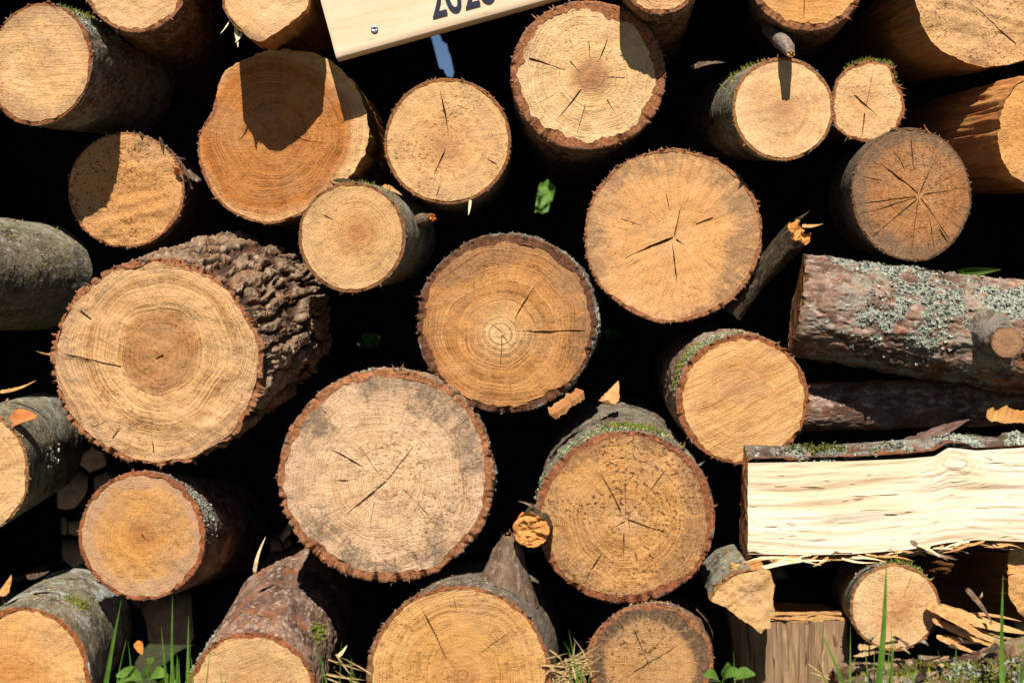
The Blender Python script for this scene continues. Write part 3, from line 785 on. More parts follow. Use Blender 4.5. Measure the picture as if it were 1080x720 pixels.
log('wide orange log with a pale sapwood band and uneven outline, under split half log', (300, 145),
    poly=[(247, 68), (236, 76), (228, 96), (224, 118), (216, 130), (210, 142), (208, 160), (212, 182), (224, 205), (240, 222), (262, 233), (285, 237), (305, 232), (330, 220), (352, 204), (372, 184), (386, 160), (390, 138), (387, 118), (382, 104), (372, 86), (358, 70), (338, 58), (310, 52), (278, 54)],
    y=0.065, L=0.36, back=(338, 168), tb=3, bark='red', arc_deg=[(150, 320)], pith=(289, 143), cracks=[(309, 144, 345, 152, 1.6), (287, 142, 268, 122, 1.0)],
    side=split_mat((206, 150, 88), (176, 116, 62), (140, 88, 48), 4.0), side_amp=0.012, lump=0.0,
    wood=dict(heart=(200, 134, 68), mid=(192, 120, 52), sap=(242, 194, 128), edge=(236, 180, 112), hr=0.66, hsoft=0.06, ring=0.75, ringw=0.0042, rays=0.35, saw=0.12, stain=0.15, stain_col=(150, 86, 40), stain_scale=10, grainy=0.3))
log('tan half-shaded round log with a rough fuzzy cut and a lifted bark flap', (133, 200), (62, 61), y=0.115, L=0.30, back=(166, 211), tb=3, bark='red', A=0.003, wood=dict(heart=(214, 158, 90), mid=(216, 160, 92), sap=(216, 164, 100), ring=0.06, rays=0.08, checks=0.05, saw=0.1, speck=0.8, grainy=0.75), relief=0.003, pith=(128, 205))
log('round tan log with a long thin upper crack, below the signboard', (472, 149), (67, 67), y=0.03, back=(484, 178), tb=4, bark='thin', pith=(473, 151), tbvar=0.2,
    cracks=[(464, 94, 473, 144, 2.2, 'mid'), (470, 157, 457, 186, 2.0), (464, 196, 460, 208, 1.2, 'mid'), (514, 168, 524, 173, 1.6, 'mid')],
    wood=dict(heart=(206, 152, 96), mid=(226, 176, 110), sap=(228, 182, 118), hr=0.12, hsoft=0.5, ring=0.3, ringw=0.004, speck=0.55, rays=0.3, saw=0.12))
log('large pale round log with fine radial cracks and thick red bark, beside the signboard', (620, 80), (82, 79), y=0.0, back=(611, 118), tb=12, bark='red', A=0.004, pith=(624, 79), tips=1.3,
    cracks=[(558, 61, 596, 74, 2.0), (613, 94, 589, 124, 1.8), (617, 114, 607, 150, 1.5), (642, 38, 632, 64, 1.6, 'mid'), (601, 64, 613, 78, 1.4), (621, 42, 622, 66, 1.3, 'mid'), (660, 82, 640, 81, 1.2), (640, 104, 650, 122, 1.0), (585, 100, 562, 112, 0.9), (600, 40, 606, 54, 0.9)],
    wood=dict(heart=(190, 140, 90), mid=(236, 192, 126), sap=(242, 202, 140), hr=0.20, hsoft=0.10, ring=0.55, ringw=0.0062, rays=0.3, saw=0.08, checks=0.5))
log('small round log cut off by the top edge, only its lower rim showing', (697, -26), (42, 42), y=-0.055, back=(690, 28), tb=5, bark='red', wood=dict(heart=(222, 172, 106), mid=(230, 182, 118), sap=(228, 180, 118)))
log('orange log end cut off by the top edge, over the log with the grey twig', (852, -32), (64, 65), y=0.02, back=(838, 10), tb=7, bark='red', A=0.0035, tips=1.4, cracks=[(848, -8, 848, 20, 1.5, 'mid')],
    wood=dict(heart=(222, 160, 84), mid=(224, 160, 82), sap=(228, 170, 96), ring=0.2, saw=0.45, saw_ang=-0.1))
log('pale smooth round log with green bark and a grey twig lying on top', (826, 115), (54, 55), y=-0.03, L=0.30, back=(785, 122), tb=4, bark='smooth', pith=(826, 117), tbvar=0.2,
    wood=dict(heart=(206, 152, 96), mid=(236, 190, 126), sap=(238, 194, 134), edge=(226, 176, 112), hr=0.25, hsoft=0.5, ring=0.28, ringw=0.003, rays=0.25, saw=0.18, saw_ang=1.5, speck=0.1), moss=[(120, 0.12, 16, 0.05, 120)], tilt=(0.03, 0.03))
log('small pale log with moss along its top rim, between two round logs', (914, 106), poly=[(882, 84), (895, 70), (915, 64), (938, 66), (943, 80), (952, 98), (955, 118), (946, 138), (930, 148), (910, 150), (892, 144), (880, 134), (875, 112)], y=0.05, L=0.3, back=(893, 112), tb=4, bark='grey', tips=1.5, shards=1.6,
    bark_kw=dict(moss=0.6), pith=(908, 108), cracks=[(901, 100, 928, 125, 1.5), (912, 119, 909, 145, 2.6), (922, 70, 914, 110, 0.9, 'mid')], moss=[(80, 0.006, 20, 0.006, 420)],
    wood=dict(heart=(226, 176, 112), mid=(234, 188, 124), sap=(236, 192, 130), ring=0.2, saw=0.12, speck=0.3, rays=0.15))
log('weathered brown log end with many dark radial cracks, above the lichened horizontal log', (961, 205), (63, 71), rot=10, y=-0.03, L=0.32, short=True, back=(926, 210), tb=2.5, bark='thin', pith=(969, 206), lump=0.02,
    bark_kw=dict(inner=(120, 88, 60)),
    cracks=[(968, 204, 928, 172, 3.0), (970, 204, 990, 158, 1.9), (961, 146, 964, 180, 2.0, 'mid'), (966, 207, 901, 216, 1.9), (967, 208, 903, 228, 1.8), (968, 210, 918, 252, 2.2), (969, 210, 961, 270, 2.3), (972, 209, 1003, 254, 1.7), (989, 238, 1000, 256, 2.0, 'mid'), (975, 205, 1021, 197, 1.3), (980, 230, 986, 262, 1.2, 'mid'), (945, 160, 955, 180, 1.2, 'mid'), (1015, 180, 985, 196, 1.1, 'mid'), (930, 190, 908, 186, 1.2, 'mid'), (1010, 222, 985, 213, 1.1, 'mid')],
    wood=dict(heart=(202, 146, 86), mid=(186, 132, 78), sap=(176, 126, 78), edge=(128, 98, 72), hr=0.2, hsoft=0.5, ring=0.45, ringw=0.0055, rays=0.6, checks=0.9, stain=0.75, stain_edge=1.2, stain_col=(112, 92, 74), grainy=0.5, speck=0.5))
log('big split log with a broad pale fuzzy end, cut off by the top edge', (1030, 0), poly=[(958, -60), (962, 2), (968, 24), (978, 44), (994, 58), (1014, 67), (1040, 73), (1066, 70), (1092, 62), (1130, 40), (1150, -20), (1100, -80), (1000, -90)], y=0.035, L=0.38, back=(950, 30), tb=3, bark=None, pith=(1028, 4),
    cracks=[(1022, 2, 1072, 46, 1.6, 'mid')], side=split_mat((206, 150, 92), (180, 122, 68), (150, 98, 54), 5.0), side_amp=0.01,
    wood=dict(heart=(222, 176, 116), mid=(226, 180, 118), sap=(222, 172, 108), ring=0.08, rays=0.1, saw=0.1, stain=0.3, stain_col=(190, 130, 74), speck=0.7, grainy=0.6), relief=0.0025, name='split_log')
log('split log with rough orange end and torn reddish side, beside the cracked brown log', (1100, 135), poly=[(1088, 76), (1070, 88), (1058, 104), (1052, 124), (1051, 150), (1056, 172), (1066, 188), (1084, 198), (1130, 205), (1170, 140), (1130, 78)], y=-0.085, L=0.32, back=(1018, 146), tb=3, bark=None, pith=(1100, 120),
    side=split_mat((206, 144, 84), (178, 108, 58), (136, 80, 44), 6.0), side_amp=0.016, wood=dict(heart=(222, 160, 86), mid=(222, 160, 86), sap=(226, 170, 100), ring=0.08, rays=0.5, saw=0.1), name='split_log', relief=0.002)
# middle rows
log('large orange log end with a dark forked crack and grey stained rim', (710, 248), (94, 92), y=0.045, back=(700, 262), tb=4, bark='pine', A=0.003, pith=(711, 249), tips=1.0, shards=1.6,
    cracks=[(710, 250, 660, 272, 3.4), (711, 249, 719, 216, 2.2), (709, 257, 714, 297, 2.4, 'mid'), (702, 202, 706, 222, 1.2, 'mid'), (655, 230, 678, 239, 1.2, 'mid'), (734, 236, 752, 229, 1.1, 'mid'), (713, 252, 722, 258, 1.4)],
    wood=dict(heart=(234, 180, 114), mid=(232, 172, 102), sap=(228, 174, 110), edge=(150, 112, 80), hr=0.2, hsoft=0.3, ring=0.10, rays=0.55, saw=0.16, saw_ang=1.2, stain=0.65, stain_edge=0.8, stain_col=(134, 104, 78), stain_scale=9, checks=0.2))
log('ringed brown log end with a bright centre and cracks, in the middle of the pile', (534, 341), (95, 95), y=0.0, L=0.32, back=(556, 334), tb=9, bark='grey', A=0.0062, pith=(529, 351), shards=1.2,
    bark_kw=dict(inner=(118, 76, 52), lichen=0.5), lichen=[(5, 0.02, 8, 0.02, 160), (-14, 0.03, 5, 0.02, 70), (40, 0.03, 14, 0.02, 60)],
    cracks=[(545, 350, 622, 349, 2.2, 'mid'), (542, 338, 564, 302, 1.8, 'mid'), (529, 353, 527, 397, 1.6), (530, 353, 542, 371, 1.2), (529, 350, 514, 338, 1.1)],
    wood=dict(heart=(240, 200, 138), mid=(212, 154, 86), sap=(206, 148, 84), edge=(150, 106, 66), hr=0.14, hsoft=0.34, ring=0.9, ringw=0.0046, rays=0.35, saw=0.1, stain=0.55, stain_edge=1.3, stain_col=(138, 104, 78), stain_scale=14, speck=0.4, grainy=0.35))
log('pale ringed log with smooth grey bark and a broken knot, beside the wide orange log', (371, 250), (57, 58), y=-0.02, L=0.30, short=True, back=(411, 249), tb=4, bark='smooth', pith=(376, 247), tbvar=0.2,
    bark_kw=dict(inner=(150, 100, 62)), cracks=[(340, 226, 352, 232, 1.2, 'mid')],
    wood=dict(heart=(198, 138, 80), mid=(224, 176, 110), sap=(228, 184, 122), hr=0.24, hsoft=0.3, ring=0.5, ringw=0.0046, rays=0.12, saw=0.2, saw_ang=0.5, speck=0.25), moss=[(78, 0.03, 15, 0.02, 60)], tilt=(-0.05, 0.0))
log('largest pale log with a dark round heart and deeply furrowed bark', (166, 382), (114, 110), rot=-20, y=-0.085, L=0.32, short=True, back=(254, 338), tb=7, bark='pine', A=0.0105, pith=(171, 373), hi=1.3, nL=300, tips=1.2,
    cracks=[(54, 372, 122, 386, 1.8), (84, 327, 96, 336, 1.2, 'mid'), (92, 455, 110, 448, 1.1, 'mid'), (162, 478, 160, 462, 1.3), (118, 462, 126, 452, 1.1), (172, 374, 164, 378, 1.4)],
    wood=dict(heart=(192, 140, 84), mid=(226, 178, 114), sap=(228, 182, 122), hr=0.33, hsoft=0.06, ring=0.9, ringw=0.0052, rays=0.12, saw=0.30, saw_ang=-0.45, stain=0.25, stain_edge=0.9, stain_col=(158, 128, 112), checks=0.2, speck=0.4), tilt=(0.0, 0.05), relief=0.002)
log('dark grey mossy log lying sideways, cut off beside the largest pale log', (-70, 285), (66, 62), y=-0.05, short=True, L=0.24, back=(40, 291), tb=4, bark='smooth', A=0.002, k=1.02, bark_kw=dict(lichen=0.25, moss=0.3), moss=[(30, 0.12, 20, 0.05, 60)])
log('smooth grey-barked pale log, cut off by the edge, a dry leaf on its rim', (-22, 497), (54, 64), y=-0.01, L=0.30, short=True, back=(44, 468), tb=4, bark='smooth', bark_kw=dict(lichen=0.5, inner=(170, 116, 70)),
    wood=dict(heart=(214, 158, 90), mid=(226, 178, 112), sap=(230, 186, 124), ring=0.3, stain=0.3), lichen=[(8, 0.13, 5, 0.012, 120), (-10, 0.10, 3, 0.01, 24)], tilt=(-0.1, 0.0))
log('orange round log with pale weathered rim and crusty lichen, below the largest log', (150, 565), (67, 68), y=-0.015, L=0.32, back=(204, 560), tb=5, bark='red', A=0.003, pith=(150, 564), cracks=[(149, 563, 153, 568, 1.4)],
    wood=dict(heart=(190, 128, 66), mid=(220, 158, 80), sap=(214, 164, 104), edge=(188, 140, 100), hr=0.12, hsoft=0.4, ring=0.4, ringw=0.006, rays=0.1, saw=0.12, saw_ang=1.0, stain=0.5, stain_edge=1.5, stain_col=(176, 142, 120), stain_scale=22),
    bark_kw=dict(lichen=0.35, inner=(170, 100, 62)), lichen=[(28, 0.035, 12, 0.022, 420), (42, 0.012, 5, 0.006, 40)])
log('ringed tan log end with grey white-blotched bark in the bottom row, beside tall grass', (24, 712), (73, 72), y=-0.03, L=0.30, short=True, back=(80, 658), tb=6, bark='smooth', A=0.0018, bark_kw=dict(lichen=0.75, lichen_col=(200, 202, 200), moss=0.3, inner=(164, 96, 54)),
    wood=dict(heart=(216, 152, 80), mid=(224, 166, 94), sap=(230, 180, 112), ring=0.3, rays=0.5, saw=0.1), moss=[(55, 0.10, 6, 0.012, 110)], pith=(10, 712), tilt=(-0.06, 0.05))
log('pale bottom-row log with long flaky reddish pine bark showing behind its end', (265, 738), (70, 72), y=0.0, L=0.36, short=True, back=(314, 636), k=1.02, tb=6, bark='red', A=0.0036, hi=1.2, nL=170, pith=(270, 716), tips=1.4, name='firewood_log',
    wood=dict(heart=(222, 172, 108), mid=(228, 182, 118), sap=(230, 186, 124), ring=0.3, saw=0.25, saw_ang=0.3), bark_kw=dict(inner=(160, 96, 58)), moss=[(36, 0.10, 4, 0.016, 160)], lichen=[(150, 0.05, 8, 0.05, 120)])
log('very large grey-stained log end with cracks meeting at its centre', (408, 502), (115, 113), y=-0.03, L=0.34, back=(425, 484), tb=10, bark='pine', A=0.0050, pith=(407, 508), tips=1.3, shards=1.2, hi=1.1,
    cracks=[(349, 473, 384, 493, 2.6, 'mid'), (407, 508, 365, 542, 2.8), (408, 507, 436, 470, 1.9), (424, 514, 452, 542, 1.2), (400, 500, 378, 468, 1.0), (350, 507, 368, 506, 1.1, 'mid'), (395, 530, 390, 556, 0.9), (340, 545, 362, 534, 1.0)],
    wood=dict(heart=(236, 196, 142), mid=(236, 198, 146), sap=(230, 192, 146), edge=(166, 134, 104), hr=0.3, hsoft=0.4, ring=0.6, ringw=0.0052, rays=0.4, saw=0.12, saw_ang=0.2, stain=0.80, stain_edge=0.45, stain_col=(118, 98, 80), stain_scale=20, speck=0.5, grainy=0.45, checks=0.5),
    lichen=[(8, 0.015, 6, 0.012, 60), (100, 0.02, 20, 0.01, 40)], bark_kw=dict(lichen=0.2))
log('orange-tan bottom-row log with wide rings and a stub on top', (484, 716), (98, 99), y=-0.01, L=0.30, short=True, back=(512, 672), tb=6, bark='grey', A=0.0016, pith=(487, 712), bark_kw=dict(inner=(166, 104, 66)),
    cracks=[(444, 640, 472, 697, 2.6, 'mid'), (540, 664, 505, 690, 1.2, 'mid'), (478, 628, 482, 645, 0.9, 'mid')],
    wood=dict(heart=(214, 156, 90), mid=(222, 164, 88), sap=(230, 178, 106), hr=0.25, hsoft=0.3, ring=0.65, ringw=0.0062, rays=0.15, saw=0.08, speck=0.5))
log('speckled tan log end with cracks and a mossy lichened top, beside the torn orange knot', (660, 545), (95, 91), y=-0.02, L=0.30, back=(652, 506), tb=8, bark='grey', A=0.0048, pith=(661, 547), tips=1.2, hi=1.1,
    cracks=[(655, 539, 632, 495, 2.4), (660, 545, 659, 500, 1.6), (684, 520, 703, 493, 2.0, 'mid'), (658, 561, 658, 594, 2.8, 'mid'), (662, 547, 712, 566, 1.9), (635, 583, 623, 601, 1.8, 'mid'), (663, 549, 664, 558, 1.4), (620, 606, 615, 618, 1.4, 'mid'), (659, 549, 640, 560, 1.0)],
    wood=dict(heart=(222, 176, 120), mid=(216, 162, 94), sap=(222, 168, 98), edge=(150, 112, 82), hr=0.14, hsoft=0.25, ring=0.8, ringw=0.005, rays=0.2, saw=0.08, stain=0.55, stain_edge=0.9, stain_col=(120, 88, 70), stain_scale=18, speck=0.95, grainy=0.5),
    bark_kw=dict(lichen=0.45, lichen_col=(150, 152, 120), moss=0.35, inner=(160, 98, 66)), lichen=[(95, 0.03, 24, 0.022, 260), (140, 0.02, 14, 0.02, 160)], moss=[(85, 0.05, 14, 0.02, 420)], lichen_mat=M_LICHEN_GREEN)
log('peach log end with slanting saw lines and thick red bark, above the pale split log', (783, 421), (70, 69), y=0.0, L=0.30, back=(756, 403), tb=7, bark='red', A=0.004, pith=(779, 412), tips=1.5, shards=1.3,
    wood=dict(heart=(226, 170, 100), mid=(230, 176, 106), sap=(232, 182, 114), ring=0.35, ringw=0.0035, saw=0.65, saw_ang=0.42, rays=0.05, checks=0.05, speck=0.1),
    bark_kw=dict(lichen=0.5, lichen_col=(160, 162, 140), inner=(160, 98, 60)), lichen=[(128, 0.03, 22, 0.03, 420), (165, 0.02, 14, 0.012, 120)], moss=[(150, 0.05, 12, 0.02, 160)], lichen_mat=M_LICHEN_GREEN)
log('brown log end with dark mouldy rim in the bottom row, under the speckled log', (686, 696), (67, 60), y=-0.01, L=0.30, back=(697, 680), tb=6, bark='red', A=0.002, pith=(685, 702), cracks=[(668, 661, 687, 709, 1.9), (716, 680, 662, 713, 1.9, 'mid'), (700, 672, 692, 680, 1.3), (655, 700, 670, 702, 1.0)],
    wood=dict(heart=(208, 160, 98), mid=(206, 156, 94), sap=(166, 126, 84), edge=(88, 66, 50), hr=0.3, hsoft=0.5, ring=0.3, rays=0.4, stain=0.9, stain_edge=1.6, stain_col=(92, 72, 56), stain_scale=20, speck=0.8, grainy=0.5))
log('small pale round log with mossy green bark, under the pale split log', (944, 640), (48, 46), y=0.01, L=0.26, short=True, back=(918, 622), tb=3.5, bark='smooth', pith=(950, 642), tbvar=0.2, bark_kw=dict(lichen=0.3, moss=0.4), moss=[(70, 0.02, 14, 0.012, 160)],
    cracks=[(962, 606, 952, 630, 0.9, 'mid'), (938, 622, 946, 636, 0.8)], wood=dict(heart=(196, 142, 84), mid=(228, 182, 118), sap=(234, 194, 134), hr=0.15, hsoft=0.6, ring=0.2, rays=0.45, checks=0.3, saw=0.05, speck=0.25))
log('small quarter split log with jagged pale end and mossy bark, above the upright block', (784, 632), poly=[(748, 634), (754, 620), (768, 606), (788, 599), (812, 601), (817, 616), (815, 634), (818, 648), (812, 652), (813, 664), (806, 662), (802, 669), (794, 660), (780, 652), (766, 640)], y=-0.035, L=0.24, short=True, back=(768, 602), tb=3, bark='smooth', arc_deg=[(75, 185)],
    bark_kw=dict(moss=0.45, lichen=0.6, inner=(176, 118, 70)), side=split_mat((214, 160, 94), (190, 130, 72), (160, 104, 56), 8.0), wood=dict(heart=(226, 178, 110), mid=(228, 182, 116), sap=(228, 180, 114), Rk=3.0, ring=0.06, rays=0.2, saw=0.25, saw_ang=2.2, speck=0.4), name='split_log', lump=0.0, relief=0.002, pith=(830, 590))
log('split log with a torn tan end, cut off beside the sliver heap', (1096, 615), poly=[(1062, 582), (1060, 604), (1062, 628), (1072, 648), (1096, 664), (1150, 650), (1160, 590), (1110, 562), (1080, 566)], y=0.06, L=0.22, back=(1036, 606), tb=3, bark=None, side=split_mat((176, 118, 60), (146, 92, 46), (120, 76, 38), 9.0), side_amp=0.01,
    wood=dict(heart=(222, 170, 100), mid=(222, 170, 100), sap=(220, 166, 96), ring=0.05, rays=0.1, saw=0.2, grainy=0.6), name='split_log', relief=0.003)

# ------------------------------------------------------------------ details on single logs
def find(txt):
    for o in SC.objects:
        if 'label' in o and txt in o['label']: return o
WOODEND = wood_mat(0.012, (216, 160, 96), (222, 168, 104), (226, 176, 112), ring=0.3, ringw=0.003, seed=4.4)
TORN = split_mat((226, 150, 70), (198, 116, 46), (160, 88, 36), 12.0, fine=420, bump=0.8)
BK_GREY = bark_mat((84, 64, 50), (124, 100, 82), (164, 142, 122), (180, 128, 82), 3.3)
BK_DARK = bark_mat((44, 36, 28), (76, 62, 46), (112, 96, 74), (150, 104, 62), 7.7, moss=0.3)
BK_MOSSY = bark_mat((66, 52, 40), (112, 92, 74), (160, 146, 134), (150, 92, 54), 5.1, moss=0.8, lichen=0.6)

r_ = find('wide rings and a stub'); tube('branch_stub', [atb(530, 632, 0.05), atb(533, 610, 0.035), atb(536, 588, 0.02), atb(538, 572, 0.008), atb(536, 562, 0.0)], [0.046, 0.031, 0.021, 0.014, 0.008], BK_GREY, r_, r_.location, 301, 64, 50, 'rough', 0.003, None, jag=0.012)
r_ = find('torn orange knot'); tube('torn_knot', [atb(578, 542, 0.06), atb(568, 552, 0.01), atb(560, 560, -0.035)], [0.020, 0.023, 0.0215], BK_DARK, r_, r_.location, 302, 64, 36, 'rough', 0.004, split_mat((216, 156, 88), (202, 136, 68), (180, 112, 54), 12.5, fine=300, bump=0.6, contrast=0.5), jag=0.010)
for i, (a, b, w) in enumerate((((566, 536), (546, 528), 0.006), ((552, 540), (543, 552), 0.004), ((570, 545), (560, 530), 0.006))):
    splinter('loose_fibre', atb(*a, -0.03), atb(*b, -0.035), w, 0.003, BK_GREY if i != 1 else TORN, 306 + i, parent=r_, loc=r_.location)
r_ = find('a broken knot, beside'); tube('broken_knot', [atb(440, 232, 0.10), atb(450, 232, 0.075), atb(456, 229, 0.06)], [0.013, 0.009, 0.006], BK_GREY, r_, r_.location, 303, 24, 20, 'rough', 0.002, TORN, jag=0.008)
r_ = find('lifted bark flap')
for i, (a, b, w) in enumerate((((147, 140), (196, 168), 0.016), ((168, 146), (212, 190), 0.022), ((186, 176), (197, 190), 0.012))):
    splinter('bark_flap', atb(*a, 0.09), atb(*b, 0.16), w, 0.004, BK_GREY if i < 2 else TORN, 310 + i, parent=r_, loc=r_.location, bend=0.1, flat=(0.3, -0.6, 0.8), blunt=(i == 1), rag=1.2)
r_ = find('riven side, beside the signboard')
for i, (a, b, w) in enumerate((((249, 28), (251, 50), 0.006), ((243, 20), (232, 36), 0.003), ((255, 34), (248, 45), 0.006))):
    splinter('loose_fibre', atb(*a, -0.03), atb(*b, -0.035), w, 0.002, M_FIBRE, 320 + i, parent=r_, loc=r_.location)
r_ = find('long thin upper crack')
splinter('loose_fibre', atb(496, 211, 0.028), atb(494, 227, 0.022), 0.004, 0.002, M_FIBRE, 324, parent=r_, loc=r_.location)
r_ = find('ringed brown log end')
splinter('bark_flap', atb(580, 437, 0.0), atb(615, 412, 0.005), 0.017, 0.006, split_mat((196, 142, 88), (170, 112, 64), (134, 88, 52), 13.0), 326, parent=r_, loc=r_.location, flat=(0.1, -1, 0.4), blunt=True, rag=0.6)
r_ = find('largest pale log with a dark')
splinter('loose_fibre', atb(60, 374, -0.018), atb(38, 370, -0.04), 0.004, 0.003, M_FIBRE_DARK, 328, parent=r_, loc=r_.location)

# ------------------------------------------------------------------ logs lying crosswise
def cross_log(label, name, A, B, r0, r1, bark, bark_kw, wood, seed, A_rel=None, nL=260, kr=1.0, tb=0.006):
    A = np.array(A, float); B = np.array(B, float); D = B - A; dn = D / np.linalg.norm(D)
    ev = np.array([0, 0, 1.0]) - dn * dn[2]; ev /= np.linalg.norm(ev); eu = np.cross(dn, ev)
    fr = Frame(A, eu, ev, D, r1 / r0)
    N = int(min(420, max(160, 2 * PI * r0 / 0.0016))); th = np.linspace(0, 2 * PI, N, endpoint=False)
    cs = np.column_stack([np.cos(th), np.sin(th), np.zeros(N)])
    ro = r0 * (1 + 0.05 * (fbm(cs * 1.7 + seed, 3, seed) - 0.5)); ri = ro - tb * (1 + 0.5 * (fbm(cs * 3 + seed, 2, seed + 2) - 0.5))
    base = (A + B) / 2; base = np.array([base[0], base[1], base[2] - r0])
    root = thing(name, label, 'log', tuple(base), GROUP)
    wm = wood_mat(r0, seed=seed * 1.1, **wood)
    wood_part('wood', fr, np.column_stack([ri * np.cos(th), ri * np.sin(th)]), np.zeros(2), [], [wm, M_DARKWOOD, M_CRACK], root, base, seed, 0.005, 0.002)
    bk = BARKS[bark]
    _, Bs = bark_part(fr, ro, ri, th, bk['kind'], A_rel or bk['A'], bk['mat'](seed * 1.0, **bark_kw), root, base, seed, nL, None, power=1.0)
    return root, base, fr, Bs
def ang_to(fr, v):
    v = np.array(v, float); return math.degrees(math.atan2(v @ fr.ev, v @ fr.eu))
root, base, fr, Bs = cross_log('flaky grey-pink log lying crosswise, covered in grey lichen, with a sawn branch stub', 'firewood_log', atb(840, 321, 0.06), atb(1150, 366, 0.045), 0.0705, 0.076, 'red',
    dict(lichen=0.75, lichen_col=(168, 172, 156), inner=(120, 84, 54), flake=None) if False else dict(lichen=0.45, lichen_col=(172, 176, 160), inner=(112, 80, 52)),
    dict(heart=(150, 104, 60), mid=(150, 104, 60), sap=(140, 96, 56)), 401, A_rel=0.0068)
c0 = ang_to(fr, (0, -0.75, 0.65)); px0 = 0.00131
lichen_part(Bs, [(ang_to(fr, (0, -0.8, 0.6)), 0.17, 15, 0.035, 620), (ang_to(fr, (0, -0.3, 0.95)), 0.10, 11, 0.05, 300), (ang_to(fr, (0, -0.98, -0.2)), 0.13, 14, 0.03, 320), (ang_to(fr, (0, -0.8, 0.55)), 0.30, 15, 0.04, 260)], M_LICHEN, root, base, 402, 0.0036)
moss_part(Bs, [(ang_to(fr, (0, 0.1, 1)), 0.13, 10, 0.01, 60)], M_MOSS, root, base, 403, 0.005)
tube('branch_stub', [atb(1030, 342, 0.02), atb(1046, 352, -0.015), atb(1058, 360, -0.045), atb(1062, 361, -0.06)], [0.042, 0.028, 0.0215, 0.0200], bark_mat((72, 58, 48), (112, 94, 80), (158, 146, 132), (150, 110, 74), 8.8, lichen=0.3), root, base, 404, 64, 40, 'rough', 0.003, wood_mat(0.026, (166, 124, 82), (178, 136, 94), (176, 132, 90), ring=0.4, ringw=0.003, seed=8.0))

cross_log('thin dark log lying crosswise in shade, between the lichened log and the pale split log', 'firewood_log', atb(836, 430, 0.17), atb(1120, 420, 0.19), 0.034, 0.034, 'red', dict(inner=(120, 80, 50)), dict(heart=(170, 120, 70), mid=(170, 120, 70), sap=(170, 120, 70)), 411, nL=200)
lr, lb, lf, lB = cross_log('low weathered log with peeling bark and moss, lying along the bottom under the slivers', 'firewood_log', atb(884, 750, -0.02), atb(1130, 722, -0.03), 0.048, 0.053, 'pine', dict(moss=0.8, inner=(120, 80, 52)), dict(heart=(140, 100, 64), mid=(140, 100, 64), sap=(130, 94, 60)), 415, A_rel=0.011, nL=260)
lichen_part(lB, [(ang_to(lf, (0, -0.6, 0.8)), 0.14, 12, 0.015, 120), (ang_to(lf, (0, -0.8, 0.6)), 0.20, 10, 0.012, 90)], M_LICHEN, lr, lb, 416)
moss_part(lB, [(ang_to(lf, (0, -0.8, 0.6)), 0.17, 16, 0.04, 900), (ang_to(lf, (0, -0.5, 0.9)), 0.10, 14, 0.03, 300)], M_MOSS, lr, lb, 417, 0.007)
rl = random.Random(11)
for q_ in range(26):
    x_ = rl.uniform(905, 1075); y_ = rl.uniform(672, 716); splinter('bark_flap', atb(x_, y_, -0.065), atb(x_ + rl.uniform(-26, 26), y_ + rl.uniform(-10, 10), -0.075), rl.uniform(0.003, 0.011), 0.003, (BK_GREY, BK_DARK, TORN, BK_MOSSY)[q_ % 4] if q_ % 4 != 2 else M_STRAW, 560 + q_, parent=lr, loc=lb, rag=0.7)


